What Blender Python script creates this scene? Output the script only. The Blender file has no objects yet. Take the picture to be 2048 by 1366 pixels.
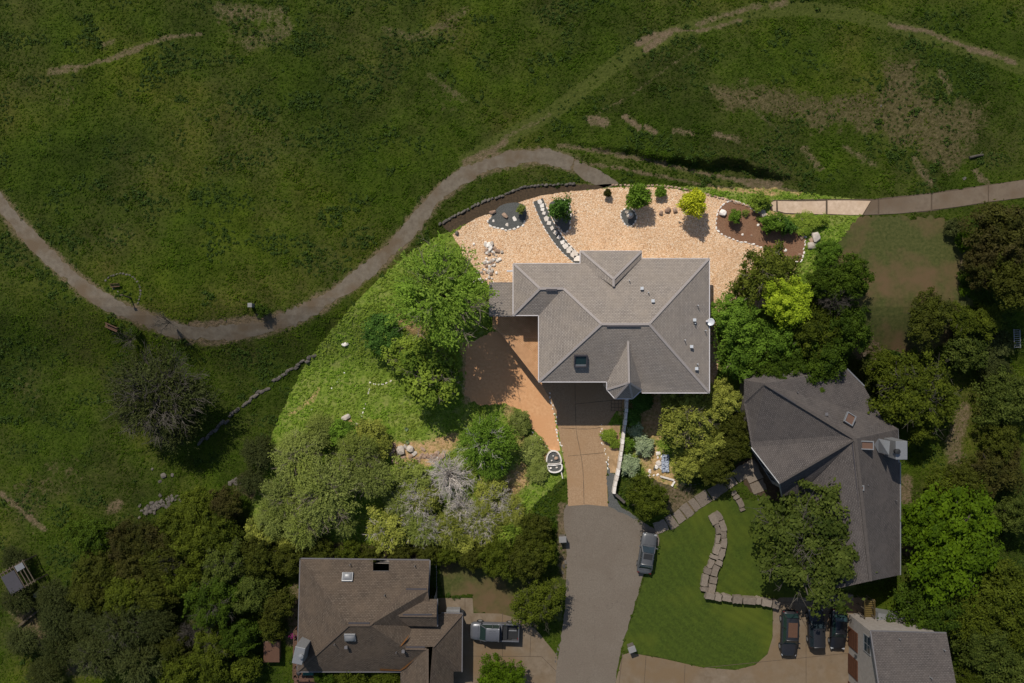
import bpy, bmesh, math, random
import numpy as np
from mathutils import Vector, Matrix

random.seed(7)
np.random.seed(7)
sc = bpy.context.scene
COL = sc.collection

# ---------------------------------------------------------------- camera, world, sun, exposure
CAMH = 83.0
S = 117.0 / 2048.0            # metres per photo pixel on the z = 0 plane
cam = bpy.data.cameras.new("camera")
cam.sensor_width = 36.0
cam.lens = 36.0 * CAMH / 117.0
cam.clip_end = 3000
cam_o = bpy.data.objects.new("camera", cam)
COL.objects.link(cam_o)
cam_o.location = (0, 0, CAMH)
sc.camera = cam_o

SUN_EL = math.radians(45)
DX, DY = 0.41, -0.912         # ground direction in which shadows fall
world = bpy.data.worlds.new("World")
sc.world = world
world.use_nodes = True
wn = world.node_tree
sky = wn.nodes.new("ShaderNodeTexSky")
sky.sky_type = 'NISHITA'
sky.sun_disc = False
sky.sun_elevation = SUN_EL
sky.sun_rotation = math.atan2(-DX, -DY)
wn.nodes["Background"].inputs[1].default_value = 0.092
wn.links.new(sky.outputs[0], wn.nodes["Background"].inputs[0])

sun = bpy.data.lights.new("sun", 'SUN')
sun.energy = 4.2
sun.angle = math.radians(0.5)
sun.color = (1.0, 0.95, 0.87)
sun_o = bpy.data.objects.new("sun", sun)
COL.objects.link(sun_o)
d = Vector((DX * math.cos(SUN_EL), DY * math.cos(SUN_EL), -math.sin(SUN_EL)))
sun_o.rotation_euler = d.to_track_quat('-Z', 'Y').to_euler()
sun_o.location = (0, 0, 60)

sc.view_settings.view_transform = 'Standard'
sc.view_settings.look = 'None'
sc.view_settings.exposure = 0.0
sc.view_settings.gamma = 1.0
sc.view_settings.use_curve_mapping = False

# ---------------------------------------------------------------- terrain profile and pixel to world
LOW = -2.9
KNOTS = [5.0 - i for i in range(10)]     # y rows at which the slope bends


def hs(y):
    t = (5.0 - y) / 9.0
    t = min(1.0, max(0.0, t))
    return LOW * t * t * (3 - 2 * t)


KZ = [hs(y) for y in KNOTS]


def h(y):
    if y >= KNOTS[0]:
        return 0.0
    if y <= KNOTS[-1]:
        return LOW
    i = int(KNOTS[0] - y)
    i = min(i, 8)
    f = KNOTS[i] - y
    return KZ[i] * (1 - f) + KZ[i + 1] * f


def hv(y):
    return np.interp(y, KNOTS[::-1], KZ[::-1])


def P(px, py, z):
    k = S * (CAMH - z) / CAMH
    return Vector(((px - 1024) * k, (683 - py) * k, z))


def G(px, py):
    z = 0.0
    for _ in range(6):
        p = P(px, py, z)
        z = h(p.y)
    return Vector((p.x, p.y, z))


# ---------------------------------------------------------------- numpy value noise
def vnoise(x, y, seed=0):
    xi = np.floor(x).astype(np.int64)
    yi = np.floor(y).astype(np.int64)
    fx = x - xi
    fy = y - yi
    fx = fx * fx * (3 - 2 * fx)
    fy = fy * fy * (3 - 2 * fy)

    def hsh(a, b):
        n = (a * 374761393 + b * 668265263 + seed * 1442695041) & 0x7fffffff
        n = ((n ^ (n >> 13)) * 1274126177) & 0x7fffffff
        return (n & 0xffff) / 65535.0
    return (hsh(xi, yi) * (1 - fx) + hsh(xi + 1, yi) * fx) * (1 - fy) + (hsh(xi, yi + 1) * (1 - fx) + hsh(xi + 1, yi + 1) * fx) * fy


def fbm(x, y, seed=0, o=4):
    s = 0
    a = 0.5
    for i in range(o):
        s = s + a * vnoise(x * 2 ** i, y * 2 ** i, seed + i)
        a *= .5
    return s / (1 - .5 ** o)


def in_poly(x, y, poly):
    c = np.zeros(x.shape, bool)
    n = len(poly)
    for i in range(n):
        x1, y1 = poly[i]
        x2, y2 = poly[(i + 1) % n]
        if y1 == y2:
            continue
        m = ((y1 > y) != (y2 > y)) & (x < (x2 - x1) * (y - y1) / (y2 - y1) + x1)
        c ^= m
    return c


def dist_line(x, y, pts):
    d = np.full(x.shape, 1e9)
    for (x1, y1), (x2, y2) in zip(pts[:-1], pts[1:]):
        vx, vy = x2 - x1, y2 - y1
        L = vx * vx + vy * vy + 1e-9
        t = np.clip(((x - x1) * vx + (y - y1) * vy) / L, 0, 1)
        d = np.minimum(d, np.hypot(x - x1 - t * vx, y - y1 - t * vy))
    return d


# ---------------------------------------------------------------- materials
def new_mat(name):
    m = bpy.data.materials.new(name)
    m.use_nodes = True
    nt = m.node_tree
    b = nt.nodes["Principled BSDF"]
    return m, nt, b


def N(nt, t, **kw):
    n = nt.nodes.new(t)
    for k, v in kw.items():
        setattr(n, k, v)
    return n


def ramp(nt, src, stops):
    r = N(nt, "ShaderNodeValToRGB")
    el = r.color_ramp.elements
    while len(el) < len(stops):
        el.new(0.5)
    for e, (p, c) in zip(el, stops):
        e.position = p
        e.color = (c[0], c[1], c[2], 1) if not isinstance(c, (int, float)) else (c, c, c, 1)
    nt.links.new(src, r.inputs[0])
    return r.outputs[0]


def noise(nt, scale, detail=4, rough=.6, vec=None, dist=0.0):
    n = N(nt, "ShaderNodeTexNoise")
    n.inputs["Scale"].default_value = scale
    n.inputs["Detail"].default_value = detail
    n.inputs["Roughness"].default_value = rough
    n.inputs["Distortion"].default_value = dist
    if vec is None:
        vec = pos(nt)
    nt.links.new(vec, n.inputs["Vector"])
    return n.outputs["Fac"]


def pos(nt):
    for n in nt.nodes:
        if n.type == 'NEW_GEOMETRY':
            return n.outputs["Position"]
    return N(nt, "ShaderNodeNewGeometry").outputs["Position"]


def mixc(nt, fac, a, b, mode='MIX'):
    m = N(nt, "ShaderNodeMix", data_type='RGBA', blend_type=mode)
    if isinstance(fac, (int, float)):
        m.inputs[0].default_value = fac
    else:
        nt.links.new(fac, m.inputs[0])
    for sock, v in ((m.inputs[6], a), (m.inputs[7], b)):
        if isinstance(v, tuple):
            sock.default_value = (v[0], v[1], v[2], 1)
        else:
            nt.links.new(v, sock)
    return m.outputs[2]


def mth(nt, op, a, b=None):
    m = N(nt, "ShaderNodeMath", operation=op)
    for i, v in enumerate((a, b)):
        if v is None:
            continue
        if isinstance(v, (int, float)):
            m.inputs[i].default_value = v
        else:
            nt.links.new(v, m.inputs[i])
    return m.outputs[0]


def bump(nt, b, src, strength=.5, distance=.05):
    n = N(nt, "ShaderNodeBump")
    n.inputs["Strength"].default_value = strength
    n.inputs["Distance"].default_value = distance
    nt.links.new(src, n.inputs["Height"])
    nt.links.new(n.outputs[0], b.inputs["Normal"])


def mat_noise(name, c1, c2, scale=3, c3=None, big=.25, bstr=.5, bdist=.03, bscale=None, rough=.9, spec=.2, lo=.3, hi=.7):
    """two colours by fine noise, a third by a broad noise"""
    m, nt, b = new_mat(name)
    f = noise(nt, scale, 6, .65)
    c = ramp(nt, f, [(lo, c1), (hi, c2)])
    if c3 is not None:
        g = ramp(nt, noise(nt, big, 3, .6), [(.45, 0.0), (.65, 1.0)])
        c = mixc(nt, g, c, c3)
    nt.links.new(c, b.inputs["Base Color"])
    b.inputs["Roughness"].default_value = rough
    b.inputs["Specular IOR Level"].default_value = spec
    bump(nt, b, noise(nt, bscale or scale * 2, 5, .7), bstr, bdist)
    return m


def mat_flat(name, c, rough=.6, metal=0, spec=.4, wear=.15):
    m, nt, b = new_mat(name)
    f = noise(nt, 6, 4, .6)
    d = tuple(v * (1 - wear) for v in c)
    nt.links.new(ramp(nt, f, [(.3, d), (.7, c)]), b.inputs["Base Color"])
    b.inputs["Roughness"].default_value = rough
    b.inputs["Metallic"].default_value = metal
    b.inputs["Specular IOR Level"].default_value = spec
    return m


def mat_shingle(name, c1, c2, c3, row=.17):
    """asphalt shingle courses along the UV of each roof plane (metres)"""
    m, nt, b = new_mat(name)
    uv = N(nt, "ShaderNodeUVMap").outputs[0]
    br = N(nt, "ShaderNodeTexBrick")
    br.offset = .5
    nt.links.new(uv, br.inputs["Vector"])
    for k, v in (("Scale", 1.0), ("Mortar Size", .028), ("Mortar Smooth", .3), ("Brick Width", .33), ("Row Height", row), ("Bias", 0.0)):
        br.inputs[k].default_value = v
    br.inputs["Color1"].default_value = (*c1, 1)
    br.inputs["Color2"].default_value = (*c2, 1)
    br.inputs["Mortar"].default_value = tuple(v * .5 for v in c1) + (1,)
    g = ramp(nt, noise(nt, .5, 5, .65), [(.35, 0.0), (.7, 1.0)])
    c = mixc(nt, mth(nt, 'MULTIPLY', g, .8), br.outputs[0], c3)
    c = mixc(nt, 1.0, c, ramp(nt, noise(nt, 1.3, 6, .75, dist=.5), [(.3, .88), (.7, 1.1)]), 'MULTIPLY')
    g2 = ramp(nt, noise(nt, 9, 4, .8), [(.3, .78), (.7, 1.18)])
    c = mixc(nt, 1.0, c, g2, 'MULTIPLY')
    nt.links.new(c, b.inputs["Base Color"])
    b.inputs["Roughness"].default_value = .92
    b.inputs["Specular IOR Level"].default_value = .2
    hgt = mth(nt, 'ADD', mth(nt, 'MULTIPLY', br.outputs["Fac"], -1.0), noise(nt, 14, 3, .7))
    bump(nt, b, hgt, .55, .02)
    return m


def field_tone(nt):
    """broad drifts of denser and thinner growth, shared by the field soil and its weeds"""
    a = ramp(nt, noise(nt, .055, 5, .62, dist=.4), [(.34, (.62, .66, .62)), (.5, (1.0, 1.0, 1.0)), (.66, (1.45, 1.28, 1.1))])
    return mixc(nt, 1.0, a, ramp(nt, noise(nt, .32, 5, .7), [(.35, .78), (.65, 1.2)]), 'MULTIPLY')


def mat_leaf(name, dark, light, trans=.25, patch=None, pscale=.22):
    m, nt, b = new_mat(name)
    at = N(nt, "ShaderNodeAttribute", attribute_name="tint")
    oi = N(nt, "ShaderNodeObjectInfo")
    f = mth(nt, 'ADD', mth(nt, 'MULTIPLY', at.outputs["Fac"], .75), mth(nt, 'MULTIPLY', oi.outputs["Random"], .25))
    c = ramp(nt, f, [(.1, dark), (.9, light)])
    if patch:
        g = ramp(nt, noise(nt, pscale, 4, .6), [(.42, 0.0), (.62, 1.0)])
        c = mixc(nt, mth(nt, 'MULTIPLY', g, .7), c, patch)
    if name == 'field_weeds':
        c = mixc(nt, 1.0, c, field_tone(nt), 'MULTIPLY')
    nt.links.new(c, b.inputs["Base Color"])
    b.inputs["Roughness"].default_value = .65
    b.inputs["Specular IOR Level"].default_value = .08
    tr = N(nt, "ShaderNodeBsdfTranslucent")
    nt.links.new(c, tr.inputs[0])
    mx = N(nt, "ShaderNodeMixShader")
    mx.inputs[0].default_value = trans
    nt.links.new(b.outputs[0], mx.inputs[1])
    nt.links.new(tr.outputs[0], mx.inputs[2])
    nt.links.new(mx.outputs[0], nt.nodes["Material Output"].inputs[0])
    return m


def mat_rock(name, c1, c2, vary=True):
    m, nt, b = new_mat(name)
    f = noise(nt, 5, 6, .7)
    oi = N(nt, "ShaderNodeObjectInfo")
    f = mth(nt, 'ADD', mth(nt, 'MULTIPLY', f, .8), mth(nt, 'MULTIPLY', oi.outputs["Random"], .3))
    nt.links.new(ramp(nt, f, [(.3, c1), (.8, c2)]), b.inputs["Base Color"])
    b.inputs["Roughness"].default_value = .9
    bump(nt, b, noise(nt, 12, 5, .7), .5, .03)
    return m


M = {}
# gravel: every pebble a voronoi cell with its own tone and relief
m, nt, b = new_mat("gravel")
vo = N(nt, "ShaderNodeTexVoronoi")
vo.inputs["Scale"].default_value = 10.5
nt.links.new(pos(nt), vo.inputs["Vector"])
sx = N(nt, "ShaderNodeSeparateColor")
nt.links.new(vo.outputs["Color"], sx.inputs[0])
c = ramp(nt, sx.outputs[0], [(0, (.50, .28, .14)), (.25, (.68, .42, .23)), (.6, (.77, .50, .29)), (1, (.88, .70, .50))])
ed = ramp(nt, vo.outputs["Distance"], [(.35, 1.0), (.85, .72)])
c = mixc(nt, 1.0, c, ed, 'MULTIPLY')
c = mixc(nt, mth(nt, 'MULTIPLY', ramp(nt, noise(nt, .35, 4, .6), [(.4, 0.0), (.7, 1.0)]), .30), c, (.66, .40, .23))
c = mixc(nt, 1.0, c, ramp(nt, noise(nt, .16, 6, .7, dist=.6), [(.34, .86), (.66, 1.08)]), 'MULTIPLY')
nt.links.new(c, b.inputs["Base Color"])
b.inputs["Roughness"].default_value = .85
b.inputs["Specular IOR Level"].default_value = .2
bump(nt, b, mth(nt, 'MULTIPLY', vo.outputs["Distance"], -1.0), .8, .06)
M['gravel'] = m

M['darkgravel'] = mat_noise("dark_gravel", (.05, .05, .045), (.14, .14, .13), 14, bdist=.04, bstr=.8)
M['mulch'] = mat_noise("brown_mulch", (.13, .065, .035), (.30, .17, .10), 9, (.20, .10, .055), .8, .8, .05)
M['redgravel'] = mat_noise("orange_decomposed_granite", (.50, .255, .115), (.64, .36, .18), 3.5, (.56, .29, .135), .35, .35, .02, 22)
M['drive'] = mat_noise("exposed_aggregate", (.26, .160, .085), (.38, .25, .145), 6, (.31, .19, .10), .25, .4, .015, 30)
M['road'] = mat_noise("worn_asphalt", (.084, .068, .055), (.135, .113, .094), 3.0, (.100, .080, .064), .12, .35, .012, 30)
# worn asphalt with fine cracks, patches and oil spots
m, nt, b = new_mat("cracked_asphalt")
ps = pos(nt)
dn = N(nt, "ShaderNodeTexNoise")
dn.inputs["Scale"].default_value = .6
dn.inputs["Detail"].default_value = 5
nt.links.new(ps, dn.inputs["Vector"])
vm = N(nt, "ShaderNodeVectorMath", operation='MULTIPLY_ADD')
nt.links.new(dn.outputs["Color"], vm.inputs[0])
vm.inputs[1].default_value = (3.5, 3.5, 0)
nt.links.new(ps, vm.inputs[2])
vo = N(nt, "ShaderNodeTexVoronoi", feature='DISTANCE_TO_EDGE')
vo.inputs["Scale"].default_value = .17
nt.links.new(vm.outputs[0], vo.inputs["Vector"])
crk = ramp(nt, vo.outputs["Distance"], [(.0015, .86), (.006, 1.0)])
c = ramp(nt, noise(nt, 7, 6, .75), [(.3, (.120, .096, .072)), (.7, (.185, .153, .120))])
c = mixc(nt, mth(nt, 'MULTIPLY', ramp(nt, noise(nt, .22, 5, .6, dist=.6), [(.42, 0.0), (.62, 1.0)]), .45), c, (.128, .100, .074))
c = mixc(nt, 1.0, c, crk, 'MULTIPLY')
sp = N(nt, "ShaderNodeTexVoronoi")
sp.inputs["Scale"].default_value = .45
nt.links.new(ps, sp.inputs["Vector"])
c = mixc(nt, 1.0, c, ramp(nt, sp.outputs["Distance"], [(.03, .7), (.05, 1.0)]), 'MULTIPLY')
nt.links.new(c, b.inputs["Base Color"])
b.inputs["Roughness"].default_value = .9
b.inputs["Specular IOR Level"].default_value = .2
bump(nt, b, noise(nt, 30, 4, .7), .35, .012)
M['road'] = m
M['path'] = mat_noise("worn_path", (.110, .087, .062), (.172, .142, .104), 1.8, (.115, .082, .050), .3, .4, .02, 20)
M['pathdirt'] = mat_noise("path_dirt", (.085, .045, .022), (.13, .078, .042), 2.2, (.06, .05, .02), .5, .6, .04, 12)
M['slab_bright'] = mat_noise("pale_concrete", (.42, .30, .20), (.60, .45, .32), 1.8, (.50, .36, .24), .4, .3, .01, 20)
M['slab_dimmed'] = mat_noise("dimmed_concrete", (.120, .088, .060), (.172, .132, .092), 1.6, (.125, .088, .056), .4, .3, .01, 20)  # same concrete, dimming outside the lot put into its colour
M['conc_tan'] = mat_noise("tan_concrete", (.135, .098, .062), (.195, .150, .104), 1.2, (.16, .108, .06), .18, .3, .01, 20)
M['joint'] = mat_noise("dark_joint", (.07, .05, .032), (.11, .08, .055), 8)  # plain dark joint colour
M['lawn'] = mat_noise("mown_lawn", (.029, .045, .0035), (.054, .080, .007), 4.0, (.066, .084, .007), .16, .8, .04, 14)
nt = M['lawn'].node_tree
b = nt.nodes["Principled BSDF"]
wv = N(nt, "ShaderNodeTexWave", wave_type='RINGS', rings_direction='Z')
wv.inputs["Scale"].default_value = .32
wv.inputs["Distortion"].default_value = 2.5
wv.inputs["Detail"].default_value = 3
mp = N(nt, "ShaderNodeMapping")
mp.inputs["Location"].default_value = (-38, 14, 0)
nt.links.new(pos(nt), mp.inputs[0])
nt.links.new(mp.outputs[0], wv.inputs[0])
old = b.inputs["Base Color"].links[0].from_socket
nt.links.new(mixc(nt, 1.0, old, ramp(nt, wv.outputs["Fac"], [(.2, .95), (.8, 1.05)]), 'MULTIPLY'), b.inputs["Base Color"])
M['lawn_dry'] = mat_noise("dry_lawn", (.034, .044, .008), (.085, .085, .024), 3.0, (.11, .072, .034), .22, .8, .04, 14)
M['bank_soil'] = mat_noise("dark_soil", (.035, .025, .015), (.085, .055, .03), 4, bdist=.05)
M['soil_tan'] = mat_noise("tan_soil", (.30, .19, .10), (.45, .30, .16), 5, (.25, .16, .08), .6, .6, .04)

m, nt, b = new_mat("wood_deck")
mp = N(nt, "ShaderNodeMapping")
mp.inputs["Scale"].default_value = (1, 1, 1)
nt.links.new(pos(nt), mp.inputs[0])
oi = noise(nt, 1.2, 3, .6)
wv = ramp(nt, oi, [(.3, (.42, .21, .09)), (.7, (.56, .31, .15))])
nt.links.new(wv, b.inputs["Base Color"])
b.inputs["Roughness"].default_value = .7
bump(nt, b, noise(nt, 25, 4, .7), .3, .01)
M['deck'] = m
M['oldwood'] = mat_noise("weathered_wood", (.06, .045, .03), (.13, .10, .07), 6)
M['redwood'] = mat_noise("reddish_wood", (.085, .045, .030), (.13, .072, .048), 6)
M['yellowwood'] = mat_noise("yellow_wood", (.10, .07, .02), (.15, .105, .035), 6)

M['roof_main'] = mat_shingle("main_shingles", (.265, .225, .192), (.325, .280, .240), (.27, .225, .182))
M['cap_main'] = mat_noise("ridge_shingles", (.27, .235, .215), (.36, .315, .285), 8, bdist=.01)
M['roof_sw'] = mat_shingle("brown_shingles", (.074, .055, .040), (.120, .092, .068), (.104, .075, .052))  # this and the charcoal roof carry the dimming outside the lot in colour
M['cap_sw'] = mat_noise("brown_ridge", (.07, .05, .036), (.125, .092, .066), 8, bdist=.01)
M['roof_e'] = mat_shingle("charcoal_shingles", (.082, .070, .064), (.118, .102, .092), (.10, .084, .074))
M['cap_e'] = mat_noise("charcoal_ridge", (.06, .05, .044), (.10, .085, .074), 8, bdist=.01)
M['white'] = mat_flat("white_trim", (.60, .56, .55), .5)
M['gutter_dim'] = mat_flat("grey_trim", (.14, .13, .13), .5)
M['wall_main'] = mat_noise("limestone_wall", (.42, .33, .24), (.58, .47, .35), 2.5, bdist=.03)
M['wall_dim'] = mat_noise("stucco_wall", (.20, .175, .15), (.26, .23, .20), 3, bdist=.01)
M['glass'] = mat_flat("dark_glass", (.02, .03, .035), .08, 0, .6)
M['glass_teal'] = mat_flat("skylight_glass", (.016, .034, .032), .1, 0, .6)
M['glass_green'] = mat_flat("greenish_glass", (.016, .030, .027), .12, 0, .6)
M['dome'] = mat_flat("skylight_dome", (.19, .19, .19), .35)
M['amber'] = mat_flat("amber_skylight", (.13, .075, .05), .3)
M['metal'] = mat_flat("galvanised", (.24, .24, .24), .4, .3)
M['metal_bright'] = mat_flat("bright_metal", (.65, .66, .66), .4, .2)
M['vent_dark'] = mat_flat("ridge_vent", (.05, .045, .05), .8)
M['brown_door'] = mat_noise("brown_door", (.06, .022, .010), (.085, .033, .016), 3)
M['bark'] = mat_noise("bark", (.10, .075, .055), (.22, .18, .145), 8)
M['bark_pale'] = mat_noise("pale_bark", (.30, .26, .22), (.58, .52, .46), 8)
M['bark_dim'] = mat_noise("dim_bark", (.035, .028, .022), (.075, .062, .050), 8)  # bark of the d_ plants, dimmed in colour like their leaves
M['twig_dim'] = mat_noise("grey_twigs", (.05, .042, .032), (.10, .088, .070), 3)
M['rock_white'] = mat_rock("white_limestone", (.50, .42, .34), (.88, .82, .74))
M['rock_grey'] = mat_rock("grey_boulder", (.28, .23, .18), (.55, .48, .41))
M['rock_brown'] = mat_rock("brown_boulder", (.20, .12, .08), (.42, .29, .20))
M['rock_dim'] = mat_rock("dim_rock", (.05, .042, .034), (.13, .11, .09))
M['flag_dim'] = mat_rock("dim_flagstone", (.11, .085, .062), (.23, .185, .14))
M['tyre'] = mat_flat("tyre_rubber", (.015, .015, .015), .8)
M['car_silver'] = mat_flat("silver_paint", (.105, .105, .105), .35, .3, .5, .05)
M['car_grey'] = mat_flat("blue_grey_paint", (.11, .112, .122), .35, .25, .5, .05)
M['car_black'] = mat_flat("black_paint", (.012, .012, .014), .3, .1, .5, .05)
M['car_char'] = mat_flat("charcoal_paint", (.022, .022, .024), .4, .2, .5, .05)
M['plastic'] = mat_flat("black_plastic", (.02, .02, .02), .6)
M['lamp_red'] = mat_flat("tail_lamp", (.12, .01, .01), .3)
M['lamp_white'] = mat_flat("head_lamp", (.30, .30, .30), .2)
M['teal'] = mat_flat("teal_plastic", (.01, .085, .065), .5)
M['magenta'] = mat_flat("magenta_flowers", (.20, .005, .10), .7)
M['tan_panel'] = mat_flat("brown_panel", (.10, .05, .028), .5)
M['whitebox'] = mat_flat("painted_box", (.22, .21, .20), .6)

LEAF = {
    'mesq': mat_leaf("mesquite_leaf", (.060, .12, .012), (.27, .38, .05), .3, (.20, .33, .03)),
    'lime': mat_leaf("lime_leaf", (.085, .14, .014), (.30, .38, .045), .3),
    'green': mat_leaf("green_leaf", (.042, .085, .008), (.19, .31, .030), .3),
    'olive': mat_leaf("olive_leaf", (.085, .105, .014), (.34, .35, .060), .25),
    'sage': mat_leaf("sage_leaf", (.068, .090, .014), (.30, .34, .085), .25, (.21, .25, .04)),
    'pale': mat_leaf("pale_sage_leaf", (.16, .21, .10), (.44, .50, .28), .25),
    'yellow': mat_leaf("yellow_leaf", (.20, .26, .008), (.60, .60, .035), .3),
    'ygreen': mat_leaf("yellow_green_leaf", (.15, .23, .010), (.46, .56, .035), .3),
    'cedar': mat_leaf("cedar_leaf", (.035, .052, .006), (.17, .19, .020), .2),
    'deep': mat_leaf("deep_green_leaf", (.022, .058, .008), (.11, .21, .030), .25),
    'd_cedar': mat_leaf("dim_cedar_leaf", (.018, .025, .003), (.088, .100, .010), .2, (.050, .052, .007)),  # d_ leaves: dimming outside the lot line put into the leaf colour
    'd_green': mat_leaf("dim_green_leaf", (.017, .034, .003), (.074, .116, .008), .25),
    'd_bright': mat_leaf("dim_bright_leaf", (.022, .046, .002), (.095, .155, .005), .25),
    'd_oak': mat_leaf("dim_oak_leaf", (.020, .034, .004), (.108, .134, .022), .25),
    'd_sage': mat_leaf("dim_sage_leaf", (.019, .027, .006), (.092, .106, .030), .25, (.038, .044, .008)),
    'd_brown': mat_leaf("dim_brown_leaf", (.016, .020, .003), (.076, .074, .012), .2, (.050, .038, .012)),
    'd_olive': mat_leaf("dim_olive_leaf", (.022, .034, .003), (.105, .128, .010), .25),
}
M['tuft_field'] = mat_leaf("field_weeds", (.028, .052, .002), (.072, .126, .006), .3, (.056, .082, .006), .075)  # darker than the yard weeds: dimming outside the lot put into colour
M['tuft_blue'] = mat_leaf("dark_weeds", (.020, .038, .005), (.055, .092, .014), .25)
M['tuft_dry'] = mat_leaf("dry_weeds", (.045, .042, .010), (.15, .125, .052), .2)
M['tuft_yard'] = mat_leaf("yard_weeds", (.070, .135, .010), (.27, .42, .040), .3, (.23, .27, .04))
M['tuft_straw'] = mat_leaf("straw_grass", (.20, .14, .045), (.46, .34, .14), .3)


# ---------------------------------------------------------------- mesh helpers
class MB:
    def __init__(s):
        s.v = []
        s.f = []

    def add(s, vs, fs):
        o = len(s.v)
        s.v += [tuple(v) for v in vs]
        s.f += [tuple(i + o for i in f) for f in fs]
        return s

    def box(s, c, size, rz=0.0, mat=None):
        x, y, z = size[0] / 2, size[1] / 2, size[2] / 2
        R = mat if mat is not None else Matrix.Rotation(rz, 3, 'Z')
        vs = [R @ Vector((a * x, b_ * y, e * z)) + Vector(c) for a in (-1, 1) for b_ in (-1, 1) for e in (-1, 1)]
        return s.add(vs, [(0, 1, 3, 2), (4, 6, 7, 5), (0, 4, 5, 1), (2, 3, 7, 6), (0, 2, 6, 4), (1, 5, 7, 3)])

    def prism(s, poly, z0, z1):
        n = len(poly)
        a = sum(poly[i][0] * poly[(i + 1) % n][1] - poly[(i + 1) % n][0] * poly[i][1] for i in range(n))
        if a < 0:
            poly = poly[::-1]
        vs = [(p[0], p[1], z0) for p in poly] + [(p[0], p[1], z1) for p in poly]
        fs = [tuple(range(n))[::-1], tuple(range(n, 2 * n))]
        fs += [(i, (i + 1) % n, n + (i + 1) % n, n + i) for i in range(n)]
        return s.add(vs, fs)

    def bar(s, a, b_, w, t, up=Vector((0, 0, 1))):
        a = Vector(a)
        b_ = Vector(b_)
        d_ = b_ - a
        L = d_.length
        if L < 1e-5:
            return s
        d_.normalize()
        side = d_.cross(up)
        if side.length < 1e-4:
            side = Vector((1, 0, 0))
        side.normalize()
        u = side.cross(d_)
        R = Matrix((d_, side, u)).transposed()
        return s.box((a + b_) / 2, (L, w, t), mat=R)

    def tube(s, pts, rad, n=6, cap=True):
        pts = [Vector(p) for p in pts]
        o = len(s.v)
        for i, p in enumerate(pts):
            t = (pts[min(i + 1, len(pts) - 1)] - pts[max(i - 1, 0)])
            t = t.normalized() if t.length > 1e-6 else Vector((0, 0, 1))
            a = t.orthogonal().normalized()
            c_ = t.cross(a)
            r = rad[i] if isinstance(rad, (list, tuple)) else rad
            for k in range(n):
                an = 2 * math.pi * k / n
                s.v.append(tuple(p + (a * math.cos(an) + c_ * math.sin(an)) * r))
        for i in range(len(pts) - 1):
            for k in range(n):
                k2 = (k + 1) % n
                s.f.append((o + i * n + k, o + i * n + k2, o + (i + 1) * n + k2, o + (i + 1) * n + k))
        if cap:
            s.f.append(tuple(o + k for k in range(n))[::-1])
            e = o + (len(pts) - 1) * n
            s.f.append(tuple(e + k for k in range(n)))
        return s

    def lathe(s, c, prof, n=16):
        """prof: (radius, z) pairs"""
        o = len(s.v)
        for r, z in prof:
            for k in range(n):
                an = 2 * math.pi * k / n
                s.v.append((c[0] + r * math.cos(an), c[1] + r * math.sin(an), c[2] + z))
        for i in range(len(prof) - 1):
            for k in range(n):
                k2 = (k + 1) % n
                s.f.append((o + i * n + k, o + i * n + k2, o + (i + 1) * n + k2, o + (i + 1) * n + k))
        s.f.append(tuple(o + k for k in range(n))[::-1])
        e = o + (len(prof) - 1) * n
        s.f.append(tuple(e + k for k in range(n)))
        return s

    def mesh(s, name, mat=None, smooth=False):
        me = bpy.data.meshes.new(name)
        me.from_pydata(s.v, [], s.f)
        if mat:
            me.materials.append(mat)
        if smooth:
            me.shade_smooth()
        me.update()
        return me

    def build(s, name, mat, parent=None, smooth=False, bevel=0):
        return link(name, s.mesh(name, mat, smooth), parent, bevel)


def link(name, me, parent=None, bevel=0, loc=None, rz=None, scale=None):
    o = bpy.data.objects.new(name, me)
    COL.objects.link(o)
    if parent is not None:
        o.parent = parent
        if parent.get("_w"):
            o.matrix_parent_inverse = Matrix.Translation(-parent.location)
    if loc is not None:
        o.location = loc
    if rz is not None:
        o.rotation_euler = rz if isinstance(rz, tuple) else (0, 0, rz)
    if scale is not None:
        o.scale = scale
    if bevel:
        md = o.modifiers.new("bevel", 'BEVEL')
        md.width = bevel
        md.segments = 2
        md.limit_method = 'ANGLE'
    return o


def tag(o, label=None, cat=None, group=None, kind=None):
    if label:
        o['label'] = label
    if cat:
        o['category'] = cat
    if group:
        o['group'] = group
    if kind:
        o['kind'] = kind
    return o


def thing(name, label, cat, loc=(0, 0, 0), rz=0, group=None, worldparts=False):
    o = bpy.data.objects.new(name, None)
    COL.objects.link(o)
    o.empty_display_size = .3
    o.location = loc
    o.rotation_euler = (0, 0, rz)
    if worldparts:
        o["_w"] = 1
    return tag(o, label, cat, group)


def smooth_line(pts, n=6, closed=False):
    out = []
    m_ = len(pts)
    rng = range(m_ if closed else m_ - 1)
    for i in rng:
        if closed:
            p0, p1, p2, p3 = (pts[(i + j - 1) % m_] for j in range(4))
        else:
            p0, p1, p2, p3 = pts[max(i - 1, 0)], pts[i], pts[i + 1], pts[min(i + 2, m_ - 1)]
        for k in range(n):
            t = k / n
            out.append(tuple(.5 * (2 * p1[j] + (p2[j] - p0[j]) * t + (2 * p0[j] - 5 * p1[j] + 4 * p2[j] - p3[j]) * t * t +
                                   (3 * p1[j] - p0[j] - 3 * p2[j] + p3[j]) * t ** 3) for j in range(2)))
    if not closed:
        out.append(tuple(pts[-1]))
    return out


def resample(pts, step, closed=True):
    out = []
    m_ = len(pts)
    for i in range(m_ if closed else m_ - 1):
        a, b_ = Vector(pts[i]), Vector(pts[(i + 1) % m_])
        L = (b_ - a).length
        k = max(1, int(L / step))
        for j in range(k):
            out.append(tuple(a + (b_ - a) * j / k))
    if not closed:
        out.append(tuple(pts[-1]))
    return out


EXCL = []       # photo-pixel polygons where no weeds grow


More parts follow.
